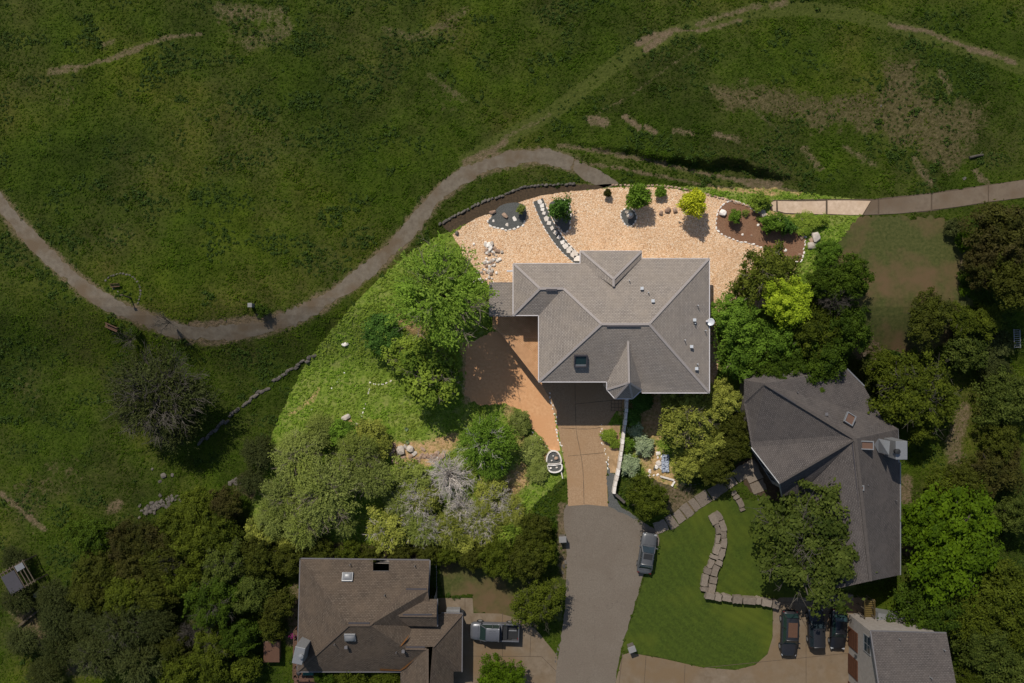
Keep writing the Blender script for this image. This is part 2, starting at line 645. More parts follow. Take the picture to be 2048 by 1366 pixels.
def sheet(name, poly, layer, mat, rough=0.0, curve=False, excl=True, parent=None, dz=0.0):
    """a ground sheet that follows the terrain exactly, poly in photo pixels"""
    if curve:
        poly = smooth_line(poly, 5, True)
    if rough:
        poly = resample(poly, 6)
        rnd = random.Random(len(poly) * 7 + layer)
        poly = [(x + rnd.gauss(0, rough), y + rnd.gauss(0, rough)) for x, y in poly]
    if excl:
        EXCL.append(poly)
    bm = bmesh.new()
    vs = [bm.verts.new((G(x, y).x, G(x, y).y, 0)) for x, y in poly]
    f = bm.faces.new(vs)
    bmesh.ops.recalc_face_normals(bm, faces=[f])
    if f.normal.z < 0:
        f.normal_flip()
    bmesh.ops.triangulate(bm, faces=bm.faces[:], ngon_method='BEAUTY')
    for ky in KNOTS:
        bmesh.ops.bisect_plane(bm, geom=bm.verts[:] + bm.edges[:] + bm.faces[:], plane_co=(0, ky, 0), plane_no=(0, 1, 0))
    for v in bm.verts:
        v.co.z = h(v.co.y) + .004 * layer + dz
    me = bpy.data.meshes.new(name)
    bm.to_mesh(me)
    bm.free()
    me.materials.append(mat)
    o = link(name, me, parent)
    if parent is None:
        tag(o, kind='structure')
    return o


def strip(pts, w):
    """polygon of given width (px) about a polyline"""
    L, R = [], []
    n = len(pts)
    for i in range(n):
        a = Vector(pts[max(i - 1, 0)])
        b_ = Vector(pts[min(i + 1, n - 1)])
        t = (b_ - a).normalized()
        nn = Vector((-t.y, t.x))
        ww = w[i] if isinstance(w, (list, tuple)) else w
        p = Vector(pts[i])
        L.append(tuple(p + nn * ww / 2))
        R.append(tuple(p - nn * ww / 2))
    return L + R[::-1]

# ---------------------------------------------------------------- ground
LOT = [(487, 1083), (520, 930), (560, 830), (610, 730), (680, 640), (760, 555), (850, 485), (950, 437), (1060, 403), (1180, 378),
       (1300, 370), (1550, 378), (1742, 402), (1362, 980), (1300, 955), (1233, 943), (1180, 943), (1120, 960), (1070, 1010), (1040, 1098)]
DITCH = [(1130, 288), (1200, 296), (1290, 313), (1370, 326), (1450, 326), (1530, 345), (1570, 360)]


def bank(px, py):
    """height of the field above the drainage line, steep where it falls to the trail"""
    lx = np.array([p[0] for p in DITCH])
    ly = np.array([p[1] for p in DITCH])
    yl = np.interp(px, lx, ly) + 3 * np.sin(px / 17.0) + 2 * np.sin(px / 7.0)
    up = (yl - py) * S
    amp = np.interp(px, [1120, 1200, 1350, 1430, 1520, 1600], [0, .35, 1.0, 1.35, 1.1, 0])
    r = np.clip(up / .55 + .5, 0, 1)
    fall = np.clip(1 - np.clip(up - 3, 0, None) / 14.0, 0, 1)
    return amp * r * r * (3 - 2 * r) * fall * fall * (3 - 2 * fall)


xs = np.concatenate([[-700, -300, -120, -80], np.arange(-66, 66.01, .25), [80, 120, 300, 700]])
ys = np.concatenate([[-700, -300, -120, -70], np.arange(-46, 44.01, .25), [70, 120, 300, 700]])
X, Y = np.meshgrid(xs, ys)
ZB = hv(Y)
PX = 1024 + X / (S * (CAMH - ZB) / CAMH)
PY = 683 - Y / (S * (CAMH - ZB) / CAMH)
Z = ZB + bank(PX, PY)


def smooth(e0, e1, v):
    t = np.clip((v - e0) / (e1 - e0), 0, 1)
    return t * t * (3 - 2 * t)


DIRT = [  # polyline, half width px, strength
    ([(1180, 235), (1260, 195), (1330, 140), (1400, 95)], 4, .45), ([(960, 305), (1020, 270), (1100, 230)], 5, .5),
    ([(930, 325), (985, 300), (1010, 285)], 10, .85), ([(1275, 90), (1310, 70), (1340, 66), (1290, 100)], 9, .95), ([(1340, 60), (1400, 62), (1480, 40)], 5, .8),
    ([(1395, 50), (1450, 30), (1520, 10)], 8, .7), ([(1545, 12), (1570, 5)], 10, .7), ([(1780, 50), (1850, 62), (1950, 100), (2030, 125)], 6, .85),
    ([(1940, 98), (1980, 108)], 10, .9), ([(100, 140), (170, 132), (230, 112), (330, 76), (400, 68)], 6, .75), ([(215, 120), (280, 95)], 9, .8),
    ([(100, 145), (150, 138)], 10, .7), ([(205, 90), (225, 82)], 9, .6), ([(1180, 240), (1210, 246)], 14, .85), ([(1250, 238), (1275, 258)], 10, .95),
    ([(1290, 258), (1305, 268)], 9, .9), ([(1345, 265), (1380, 272)], 9, .7), ([(1425, 275), (1470, 285)], 9, .75),
    ([(0, 988), (40, 1020), (90, 1060)], 5, .8), ([(220, 1020), (235, 1010)], 10, .7), ([(440, 20), (560, 30), (570, 60), (500, 90)], 16, .55),
    ([(860, 150), (900, 180), (925, 200)], 10, .5), ([(770, 60), (830, 75), (905, 40), (930, 20)], 12, .5), ([(1610, 300), (1640, 335)], 12, .6),
    ([(1690, 295), (1750, 330)], 10, .55), ([(1830, 320), (1860, 365)], 12, .65), ([(1950, 345), (1975, 365)], 9, .75), ([(1880, 145), (1900, 180)], 12, .6),
    ([(1410, 180), (1480, 210), (1560, 270)], 5, .55), ([(1115, 290), (1200, 302), (1300, 322), (1400, 345), (1500, 365), (1600, 385)], 6, .8),
    ([(1150, 325), (1250, 338), (1350, 358), (1450, 378), (1560, 388)], 5, .75), ([(1490, 362), (1560, 370)], 9, .8), ([(1000, 1185), (1040, 1215), (1060, 1250)], 13, .8),
    ([(955, 1140), (1000, 1180)], 10, .7), ([(1720, 700), (1760, 690)], 18, .95), ([(1915, 590), (1900, 640), (1925, 500)], 10, .75),
    ([(1925, 820), (1905, 900), (1925, 950)], 16, .75), ([(1812, 960), (1815, 1100)], 11, .85), ([(1125, 1015), (1122, 1080), (1130, 1150)], 9, .85),
    ([(700, 850), (712, 858)], 10, .95), ([(780, 895), (850, 900), (905, 880), (860, 920), (800, 912)], 13, .85), ([(1080, 920), (1035, 960), (1010, 985)], 20, .8),
    ([(800, 640), (830, 655), (840, 670)], 12, .8), ([(1060, 880), (1090, 900)], 12, .6), ([(1290, 805), (1310, 850), (1260, 800)], 30, .95),
    ([(1290, 900), (1330, 960)], 24, .8), ([(1545, 425), (1600, 425)], 8, .6), ([(1010, 800), (1040, 880), (1080, 940)], 10, .6), ([(1330, 985), (1370, 1010)], 30, .8),
    ([(150, 1330), (60, 1250), (30, 1200)], 22, .75), ([(480, 965), (500, 985)], 12, .8), ([(640, 1100), (850, 1110)], 12, .8), ([(590, 1180), (585, 1280)], 12, .8),
    ([(1130, 375), (1180, 372)], 8, .6), ([(930, 690), (935, 800)], 8, .9), ([(1440, 560), (1430, 700)], 12, .9), ([(640, 770), (625, 800), (580, 830)], 3, .6)]
PATH_A = smooth_line([(-60, 330), (0, 405), (60, 475), (130, 543), (200, 597), (280, 633), (350, 660), (420, 667), (500, 660), (570, 642), (640, 607), (710, 560),
                      (770, 510), (825, 453), (872, 395), (930, 350), (990, 325), (1040, 315), (1085, 312), (1145, 328)], 5)
DIRT += [(PATH_A, 17, .9), ([(380, 655), (430, 650), (520, 640), (560, 630)], 10, 1.0), ([(380, 680), (440, 682)], 9, .9), ([(1500, 372), (1560, 368)], 10, .9)]
dirt = np.zeros(X.shape)
wob = (fbm(PX / 14, PY / 14, 5) - .5) * 14
for n_d, (pts, w, st) in enumerate(DIRT):
    if min(q[1] for q in pts) < 400 and w < 15:
        w = w * .62
    d_ = dist_line(PX, PY, pts) + wob * (.6 if w < 8 else 1)
    dirt = np.maximum(dirt, st * (1 - smooth(w * .6, w * 1.6 + 2, d_)))
# dry brown patch at the upper right
DRY = [(1430, 180), (1560, 170), (1640, 215), (1740, 190), (1780, 110), (1830, 120), (1840, 200), (1900, 215), (1975, 205), (1965, 260), (1930, 310), (1900, 350), (1820, 300), (1720, 260), (1560, 235), (1440, 225)]
dd = dist_line(PX, PY, DRY + DRY[:1])
ins = in_poly(PX, PY, DRY)
dd = np.where(ins, dd, -dd) + wob * 1.6
dry = .92 * smooth(-30, 24, dd + (fbm(PX / 40, PY / 40, 15) - .5) * 55)
dry = np.maximum(dry, .6 * (1 - smooth(20, 60, np.hypot(PX - 1660, PY - 380) + wob * 2)) * 0)
for cx, cy, r, st in ((480, 50, 60, .5), (130, 190, 50, .4), (60, 780, 60, .35), (240, 470, 50, .4), (890, 190, 50, .4), (60, 1000, 70, .5), (900, 60, 50, .5), (120, 960, 70, .45), (1500, 350, 120, .35)):
    dry = np.maximum(dry, st * (1 - smooth(r * .4, r * 1.2, np.hypot(PX - cx, PY - cy) + wob * 2)))
dl = dist_line(PX, PY, LOT + LOT[:1])
lot = np.where(in_poly(PX, PY, LOT), dl, -dl) + (fbm(PX / 8, PY / 8, 9) - .5) * 8
lot = smooth(-3, 3, lot)

TRAIL = [(930, 322), (1020, 272), (1100, 228), (1180, 168), (1260, 108), (1330, 72), (1420, 46), (1500, 22), (1600, 17), (1700, 27), (1800, 55), (1900, 88), (2080, 145)]
mown = np.maximum(1 - smooth(9, 22, dist_line(PX, PY, TRAIL) + wob * .5), .8 * (1 - smooth(6, 16, dist_line(PX, PY, [(1120, 296), (1220, 318), (1350, 345), (1480, 368), (1600, 384)]) + wob * .4)))
ny, nx = X.shape
me = bpy.data.meshes.new("ground")
me.vertices.add(nx * ny)
me.vertices.foreach_set("co", np.stack([X, Y, Z], -1).ravel())
ii = (np.arange(ny - 1)[:, None] * nx + np.arange(nx - 1)[None, :]).ravel()
quads = np.stack([ii, ii + 1, ii + nx + 1, ii + nx], -1)
me.loops.add(quads.size)
me.loops.foreach_set("vertex_index", quads.ravel())
me.polygons.add(len(quads))
me.polygons.foreach_set("loop_start", np.arange(len(quads)) * 4)
me.polygons.foreach_set("loop_total", np.full(len(quads), 4))
at = me.color_attributes.new("zone", 'FLOAT_COLOR', 'POINT')
at.data.foreach_set("color", np.stack([dirt, lot, dry, mown], -1).ravel().astype(np.float32))
me.update()
me.validate()

m, nt, b = new_mat("field_ground")
za = N(nt, "ShaderNodeAttribute", attribute_name="zone")
sx = N(nt, "ShaderNodeSeparateColor")
nt.links.new(za.outputs["Color"], sx.inputs[0])
fine = noise(nt, 3.2, 6, .7)
mid = noise(nt, .7, 5, .65)
big = noise(nt, .075, 4, .6)
fg = ramp(nt, fine, [(.3, (.022, .034, .003)), (.5, (.036, .055, .004)), (.75, (.056, .080, .008))])
fg = mixc(nt, ramp(nt, big, [(.42, 0.0), (.62, .8)]), fg, ramp(nt, fine, [(.3, (.026, .030, .006)), (.7, (.078, .078, .020))]))
fg = mixc(nt, mth(nt, 'MULTIPLY', ramp(nt, mid, [(.5, 0.0), (.75, 1.0)]), .5), fg, (.040, .066, .004))
fg = mixc(nt, 1.0, fg, field_tone(nt), 'MULTIPLY')
yg = ramp(nt, fine, [(.3, (.055, .09, .009)), (.5, (.13, .19, .022)), (.75, (.26, .31, .05))])
yg = mixc(nt, mth(nt, 'MULTIPLY', ramp(nt, mid, [(.45, 0.0), (.65, 1.0)]), .6), yg, (.27, .27, .08))
drc = ramp(nt, noise(nt, 2.4, 5, .7), [(.35, (.040, .036, .010)), (.65, (.125, .098, .048))])
dl_ = mth(nt, 'ADD', sx.outputs[2], mth(nt, 'MULTIPLY', mth(nt, 'SUBTRACT', noise(nt, 1.6, 6, .75), .5), 2.2))
fg = mixc(nt, ramp(nt, dl_, [(.40, 0.0), (.8, .9)]), fg, drc)
lt = mth(nt, 'ADD', sx.outputs[1], mth(nt, 'MULTIPLY', mth(nt, 'SUBTRACT', noise(nt, 2.2, 4, .7), .5), .6))
ltm = ramp(nt, lt, [(.4, 0.0), (.6, 1.0)])
sxa = za.outputs["Alpha"]
tm_ = mth(nt, 'ADD', sxa, mth(nt, 'MULTIPLY', mth(nt, 'SUBTRACT', noise(nt, 1.3, 5, .7), .5), .8))
fg = mixc(nt, mth(nt, 'MULTIPLY', ramp(nt, tm_, [(.3, 0.0), (.7, 1.0)]), .8), fg, ramp(nt, fine, [(.3, (.038, .050, .008)), (.7, (.085, .095, .020))]))
c = mixc(nt, ltm, fg, yg)  # brightness change at the lot line painted into the grass colour
dm = mth(nt, 'ADD', sx.outputs[0], mth(nt, 'ADD', mth(nt, 'MULTIPLY', mth(nt, 'SUBTRACT', noise(nt, 1.6, 7, .8), .5), 2.0), mth(nt, 'MULTIPLY', mth(nt, 'SUBTRACT', noise(nt, 7.0, 3, .8), .5), 1.6)))
dcol = mixc(nt, ltm, ramp(nt, fine, [(.3, (.088, .062, .034)), (.7, (.175, .128, .078))]), ramp(nt, fine, [(.3, (.30, .16, .07)), (.7, (.56, .37, .19))]))  # two dirt tones: dimming outside the lot is in the colour
c = mixc(nt, ramp(nt, dm, [(.35, 0.0), (.95, 1.0)]), c, dcol)
nt.links.new(c, b.inputs["Base Color"])
b.inputs["Roughness"].default_value = .95
b.inputs["Specular IOR Level"].default_value = .1
hgt = mth(nt, 'ADD', noise(nt, 5.5, 5, .7), mth(nt, 'MULTIPLY', noise(nt, 1.1, 4, .7), 2.0))
bump(nt, b, hgt, .75, .12)
me.materials.append(m)
M['ground'] = m
tag(link("ground", me), kind='structure')

# ---------------------------------------------------------------- paths, roads, drives
EXCL.append(strip(PATH_A, [26 + 5 * math.sin(i * .7) + 3 * math.sin(i * 2.3) for i in range(len(PATH_A))]))
sheet("path", strip(PATH_A, [27 + 5 * math.sin(i * .7) for i in range(len(PATH_A))]), 2, M['path'], 1.7)
sheet("dirt_trail", [(1150, 322), (1175, 330), (1215, 350), (1235, 366), (1215, 374), (1180, 366), (1150, 345)], 3, M['path'], 1.2, True)
# eastern concrete path in separate slabs
p = sheet("concrete_path", [(1538, 400), (1640, 398), (1745, 398), (1850, 387), (2100, 352), (2100, 388), (1850, 424), (1755, 430), (1640, 430), (1570, 428), (1540, 420)], 1, M['joint'])


def slab(poly, mat, parent, th, name="slab", base=.006):
    w = [G(x, y) for x, y in poly]
    n = len(w)
    vs = [(q.x, q.y, q.z - .02) for q in w] + [(q.x, q.y, q.z + base + th) for q in w]
    a = sum(w[i].x * w[(i + 1) % n].y - w[(i + 1) % n].x * w[i].y for i in range(n))
    if a < 0:
        vs = vs[:n][::-1] + vs[n:][::-1]
    fs = [tuple(range(n))[::-1], tuple(range(n, 2 * n))] + [(i, (i + 1) % n, n + (i + 1) % n, n + i) for i in range(n)]
    return MB().add(vs, fs).build(name, mat, parent)


slab([(1542, 404), (1552, 402), (1552, 424), (1546, 422)], M['slab_bright'], p, .05)
slab([(1555, 402), (1600, 403), (1651, 402), (1651, 429), (1600, 427), (1570, 426), (1556, 422)], M['slab_bright'], p, .05)
slab([(1655, 401), (1700, 401), (1741, 402), (1724, 430), (1700, 430), (1655, 428)], M['slab_bright'], p, .05)
slab([(1743.5, 401), (1755, 400), (1755, 429), (1727, 430)], M['slab_dimmed'], p, .05)
slab([(1758, 400), (1800, 395), (1861, 388), (1861, 421), (1800, 427), (1758, 429)], M['slab_dimmed'], p, .05)
slab([(1864, 387.5), (1920, 380), (1975, 371), (1975, 404), (1920, 413), (1864, 420)], M['slab_dimmed'], p, .05)
slab([(1977, 371), (2040, 361), (2100, 352), (2100, 386), (2040, 396), (1977, 404)], M['slab_dimmed'], p, .05)

ROAD = smooth_line([(1133, 1010), (1215, 1008), (1250, 1018), (1288, 1045), (1312, 1062), (1318, 1090), (1292, 1135), (1265, 1225), (1240, 1310), (1222, 1420), (1205, 1520),
                    (1085, 1520), (1100, 1400), (1117, 1310), (1130, 1210), (1133, 1100)], 5, True)
sheet("road", ROAD, 3, M['road'], .6)
sheet("driveway", [(1080, 762), (1250, 762), (1246, 800), (1215, 850), (1213, 900), (1214, 960), (1216, 1013), (1175, 1009), (1136, 1012), (1134, 950), (1124, 900),
                   (1112, 835), (1098, 795)], 4, M['drive'])
# saw-cut joints in the driveway
EX = []
for pts in ([(1150, 765), (1152, 855), (1160, 900), (1166, 943), (1168, 1008)], [(1122, 856), (1180, 858), (1212, 852)], [(1150, 808), (1230, 800)], [(1136, 912), (1213, 905)]):
    o = sheet("driveway_joint", strip(smooth_line(pts, 3), .8), 5, M['joint'], .15, excl=False)
sheet("gravel_verge", [(1214, 905), (1222, 945), (1234, 950), (1228, 985), (1238, 1010), (1290, 1046), (1216, 1012)], 5, M['darkgravel'], 1, excl=True)
sheet("granite_yard", [(932, 690), (985, 662), (1000, 665), (1060, 700), (1085, 765), (1100, 790), (1110, 835), (1118, 880), (1121, 902), (1104, 902), (1085, 880),
                       (1060, 850), (1045, 822), (1010, 806), (960, 812), (930, 790)], 2, M['redgravel'], 1.2)
sheet("tan_bed", [(1200, 850), (1240, 850), (1238, 945), (1222, 945), (1208, 905)], 6, M['soil_tan'], .8)
GRAVEL = [(905, 470), (945, 437), (1000, 418), (1045, 398), (1100, 385), (1180, 378), (1260, 374), (1335, 376), (1400, 386), (1460, 398), (1490, 408), (1540, 430), (1600, 480),
          (1595, 530), (1560, 590), (1480, 640), (1440, 720), (1422, 790), (1380, 790), (1380, 600), (1100, 590), (1010, 575), (980, 572), (930, 515)]
sheet("gravel_yard", GRAVEL, 2, M['gravel'], 1.0)
MULCH = smooth_line([(1463, 402), (1440, 415), (1432, 445), (1438, 465), (1470, 480), (1510, 490), (1560, 508), (1598, 525), (1610, 490), (1608, 470), (1580, 452), (1560, 440), (1525, 430), (1495, 412)], 4, True)
sheet("mulch_bed", MULCH, 4, M['mulch'], .3)
sheet("retaining_bed", [(880, 450), (925, 425), (965, 405), (1005, 392), (1040, 379), (1080, 374), (1150, 370), (1230, 368), (1200, 378), (1130, 384), (1080, 391), (1045, 402), (1000, 418), (945, 440), (900, 465)], 3, M['bank_soil'], .8)
POND = smooth_line([(980, 437), (975, 445), (990, 455), (1020, 460), (1045, 450), (1052, 432), (1050, 412), (1030, 405), (1000, 412)], 4, True)
sheet("slate_bed", POND, 4, M['darkgravel'], .2)
OVAL = smooth_line([(1241, 430), (1249, 418), (1262, 418), (1272, 428), (1272, 443), (1262, 452), (1250, 449)], 4, True)
sheet("oval_bed", OVAL, 4, M['darkgravel'])
SPINE = smooth_line([(1076, 400), (1086, 425), (1098, 450), (1114, 475), (1130, 495), (1152, 516), (1162, 524)], 5)
gp = sheet("garden_path", strip(SPINE, 21), 4, M['darkgravel'])
TBED = smooth_line([(1098, 410), (1112, 400), (1135, 402), (1142, 420), (1140, 450), (1131, 467), (1118, 456), (1104, 435)], 4, True)
sheet("tree_bed", TBED, 5, M['darkgravel'])
sheet("neighbour_drive", [(1222, 1400), (1245, 1310), (1258, 1305), (1330, 1318), (1400, 1334), (1470, 1340), (1510, 1330), (1535, 1308), (1545, 1275), (1546, 1205), (1560, 1195), (1735, 1195), (1735, 1420), (1300, 1520), (1210, 1500)], 4, M['conc_tan'], 0)
for pts in ([(1556, 1205), (1612, 1205), (1612, 1420)], [(1700, 1306), (1400, 1336)], [(1370, 1330), (1366, 1420)], [(1292, 1312), (1285, 1420)], [(1245, 1306), (1232, 1420)], [(1612, 1290), (1700, 1290)]):
    sheet("drive_joint", strip(pts, 1.0), 5, M['joint'], excl=False)
NLAWN = smooth_line([(1313, 1062), (1340, 1058), (1380, 1035), (1420, 1005), (1480, 1000), (1580, 1010), (1700, 1100), (1700, 1195), (1560, 1198), (1546, 1215), (1545, 1275), (1535, 1306), (1510, 1328), (1470, 1338), (1400, 1332), (1330, 1316),
                     (1265, 1305), (1246, 1290), (1268, 1225), (1296, 1135), (1320, 1090)], 4, True)
sheet("lawn", NLAWN, 2, M['lawn'], .5)
sheet("neighbour_lawn", [(1718, 432), (1860, 432), (1900, 440), (1920, 470), (1925, 560), (1945, 610), (1900, 680), (1830, 720), (1760, 690), (1720, 640), (1640, 640), (1650, 520)], 1, M['lawn_dry'], 3)
sheet("front_lawn", [(875, 1105), (1000, 1120), (1120, 1170), (1125, 1240), (1040, 1235), (990, 1232), (945, 1225), (945, 1190), (885, 1190)], 1, M['lawn_dry'], 2)
sheet("car_port", [(878, 1196), (945, 1196), (947, 1226), (1000, 1227), (1040, 1238), (1075, 1262), (1115, 1312), (1108, 1400), (1085, 1440), (900, 1440), (900, 1226), (878, 1226)], 4, M['conc_tan'])
for pts in ([(945, 1312), (1083, 1313), (1110, 1340)], [(1005, 1226), (1005, 1313)], [(1062, 1255), (1060, 1313)], [(930, 1196), (930, 1226)]):
    sheet("port_joint", strip(pts, 1.0), 5, M['joint'], excl=False)
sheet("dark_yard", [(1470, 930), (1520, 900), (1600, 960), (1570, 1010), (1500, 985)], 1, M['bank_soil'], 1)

# ---------------------------------------------------------------- stones
rs = random.Random(11)


def rock_mesh(seed, flat=.6, sub=26):
    r = random.Random(seed)
    bm = bmesh.new()
    for _ in range(sub):
        v = Vector((r.gauss(0, 1), r.gauss(0, 1), r.gauss(0, 1))).normalized()
        mx = max(abs(v.x), abs(v.y), abs(v.z))
        v = v / (mx ** .6) * r.uniform(.85, 1.0)
        bm.verts.new((v.x * .5, v.y * .5, v.z * .5 * flat + .25 * flat))
    bmesh.ops.convex_hull(bm, input=bm.verts[:])
    for v in [v for v in bm.verts if not v.link_faces]:
        bm.verts.remove(v)
    me = bpy.data.meshes.new("rock")
    bm.to_mesh(me)
    bm.free()
    return me


ROCKS = {}
for key in ('rock_white', 'rock_grey', 'rock_brown', 'rock_dim', 'flag_dim'):
    ROCKS[key] = []
    for i in range(4):
        me = rock_mesh(100 + i, .7, 18)
        me.materials.append(M[key])
        ROCKS[key].append(me)
BOULD = {}
for key in ('rock_white', 'rock_grey', 'rock_brown', 'rock_dim'):
    BOULD[key] = []
    for i in range(4):
        me = rock_mesh(200 + i, .75, 44)
        me.materials.append(M[key])
        BOULD[key].append(me)


def stone_row(name, pts, label, step=7.5, size=(.42, .22, .2), mat='rock_white', closed=True, cat='stone edging', dz=0, jit=.08, sname='stone', parent=None, gap=0.0, ground=G):
    pts = resample(pts, 1.5, closed)
    c0 = ground(*pts[0])
    root = parent if parent is not None else thing(name, label, cat, c0, worldparts=True)
    acc = 0
    last = None
    seq = pts + ([pts[0]] if closed else [])
    for i, p_ in enumerate(seq):
        if last is not None:
            acc += (Vector(p_) - Vector(last)).length
        if (last is None or acc >= step) and not (closed and i >= len(seq) - 2):
            acc = 0
            a = Vector(seq[max(0, i - 2)])
            b_ = Vector(seq[min(i + 2, len(seq) - 1)])
            ang = math.atan2(-(b_ - a).y, (b_ - a).x)
            if rs.random() >= gap:
                g = ground(*p_)
                k = rs.uniform(.8, 1.2)
                link(sname, rs.choice(ROCKS[mat]), root, loc=(g.x + rs.gauss(0, jit * .4), g.y + rs.gauss(0, jit * .4), g.z - .03 + dz),
                     rz=ang + rs.gauss(0, .12), scale=(size[0] * k, size[1] * rs.uniform(.8, 1.25), size[2] * rs.uniform(.8, 1.25)))
        last = p_
    return root


stone_row("stone_edging", MULCH, "white stone edging round the brown mulch bed behind the house")
stone_row("stone_edging", POND[:20], "curved white stone edging along the lower rim of the slate bed", closed=False)
stone_row("stone_edging", OVAL, "oval ring of white stones round the small birdbath bed", step=6.5, size=(.36, .2, .2))
stone_row("stone_edging", [(x - 10, y + 5) for x, y in SPINE], "white stone edging on the left side of the dark stepping stone path", closed=False, size=(.4, .15, .14), jit=.03)
stone_row("stone_edging", [(x + 10, y - 5) for x, y in SPINE[3:]], "white stone edging on the right side of the dark stepping stone path", closed=False, size=(.4, .15, .14), jit=.03)
stone_row("stone_edging", TBED[6:26], "white stone loop round the bush beside the stepping stones", closed=False)
stone_row("stone_edging", smooth_line([(1258, 398), (1262, 408), (1270, 414)], 4), "short white stone arc at the foot of the dark green bush", closed=False)
stone_row("stone_edging", smooth_line([(1363, 408), (1366, 422), (1376, 430)], 4), "short white stone arc at the foot of the yellow bush", closed=False)
stone_row("stone_edging", smooth_line([(1098, 790), (1108, 820), (1112, 850), (1118, 880), (1122, 900)], 4), "pale rubble line between orange granite yard and driveway", step=5, size=(.3, .2, .14), closed=False, jit=.3)
stone_row("stone_edging", smooth_line([(1204, 850), (1203, 880), (1212, 905), (1218, 940)], 4), "pale rubble line along the right side of the driveway", step=5, size=(.3, .2, .14), closed=False, jit=.3)
stone_row("stone_edging", smooth_line([(1048, 838), (1062, 862), (1080, 880), (1100, 900)], 4), "pale rubble line on the left side of the orange granite yard", step=5, size=(.26, .2, .12), closed=False, jit=.3)
stone_row("stone_edging", smooth_line([(741, 765), (760, 770), (782, 762)], 4), "short white stone border across the rough green slope", closed=False, size=(.35, .2, .15), gap=.2)
stone_row("stone_edging", smooth_line([(741, 770), (733, 800), (722, 838)], 4), "broken white stone border running down the rough green slope", closed=False, size=(.35, .2, .15), gap=.3)
stone_row("stone_edging", smooth_line([(690, 745), (665, 775), (640, 800), (622, 820)], 4), "scattered white stone line half hidden in the slope grass", closed=False, size=(.3, .2, .12), gap=.5)
stone_row("stone_ring", smooth_line([(211, 560), (222, 552), (245, 547), (268, 556), (280, 575), (281, 590), (275, 605)], 5), "half ring of pale stones beside the bend in the path", closed=False, mat='rock_dim', size=(.36, .24, .2), step=5.2)
stone_row("stone_ring", smooth_line([(211, 560), (218, 572), (235, 583)], 4), "short row of stones on the path side of the stone ring", closed=False, mat='rock_dim', size=(.35, .2, .15), gap=.2)
stone_row("retaining_wall", smooth_line([(880, 448), (925, 424), (965, 404), (1005, 391), (1040, 377), (1080, 371), (1150, 368)], 4), "dark stacked stone wall curving round the far edge of the gravel yard",
          step=6.5, size=(.48, .32, .5), mat='rock_dim', closed=False, cat='wall')
stone_row("stone_border", smooth_line([(1225, 371), (1290, 371), (1345, 374), (1385, 382), (1420, 390), (1462, 402), (1495, 412), (1530, 432)], 4), "low brown stone border between the gravel yard and the trail grass",
          step=7, size=(.46, .26, .28), mat='rock_brown', closed=False)
stone_row("stone_wall", smooth_line([(628, 712), (605, 725), (588, 735), (570, 748), (548, 760), (540, 765)], 4), "tumbled grey stone wall nearest the lot on the left field", step=8, size=(.8, .42, .5), mat='rock_dim', closed=False, cat='wall', jit=.3)
stone_row("stone_wall", smooth_line([(536, 778), (510, 790), (490, 810), (465, 830), (435, 855), (400, 885)], 4), "long tumbled stone wall disappearing into the shade of the grey tree", step=8, size=(.8, .42, .5), mat='rock_dim', closed=False, cat='wall', jit=.3)
stone_row("stone_kerb", smooth_line([(1126, 1110), (1131, 1140), (1133, 1190)], 4), "broken stone kerb on the left side of the asphalt road", closed=False, mat='rock_dim', size=(.6, .3, .2), step=11, gap=.3, jit=.3)
stone_row("stone_kerb", smooth_line([(1117, 1290), (1112, 1330), (1108, 1400)], 4), "rough stone kerb between tan drive and asphalt road", closed=False, mat='rock_dim', size=(.45, .22, .1), step=8, gap=.1)
stone_row("garden_border", smooth_line([(1372, 968), (1395, 969), (1420, 962), (1440, 958), (1458, 964)], 5), "thin curved concrete border beside the neighbour's front walk", closed=False, mat='rock_dim', size=(.5, .16, .14), step=7)
stone_row("garden_border", smooth_line([(1513, 965), (1512, 985), (1518, 1002)], 5), "short curved concrete border by the neighbour's front window", closed=False, mat='rock_dim', size=(.5, .16, .14), step=7)

# stepping stones
for (x, y, r) in ((1080, 404, .3), (1084, 411, .28), (1085, 419, .27), (1088, 426, .25), (1093, 437, .34), (1098, 446, .32), (1104, 456, .28), (1111, 465, .26), (1118, 475, .25), (1125, 485, .3), (1131, 492, .36),
                  (1139, 500, .44), (1147, 508, .46), (1154, 517, .46)):
    g = G(x, y)
    n = rs.choice((4, 4, 5))
    a0 = rs.random() * 6
    r *= .98
    poly = [(g.x + r * rs.uniform(.85, 1.25) * math.cos(a0 + k * 2 * math.pi / n), g.y + r * rs.uniform(.85, 1.25) * math.sin(a0 + k * 2 * math.pi / n)) for k in range(n)]
    MB().prism(poly, g.z, g.z + .07).build("stepping_stone", M['rock_white'], gp)

def boulder(x, y, sx_, sy_, hz, mat, label, rz=None, name="boulder"):
    g = G(x, y)
    o = link(name, rs.choice(BOULD[mat]), None, loc=(g.x, g.y, g.z - .05), rz=rs.random() * 3 if rz is None else rz, scale=(sx_, sy_, hz))
    return tag(o, label, "rock")


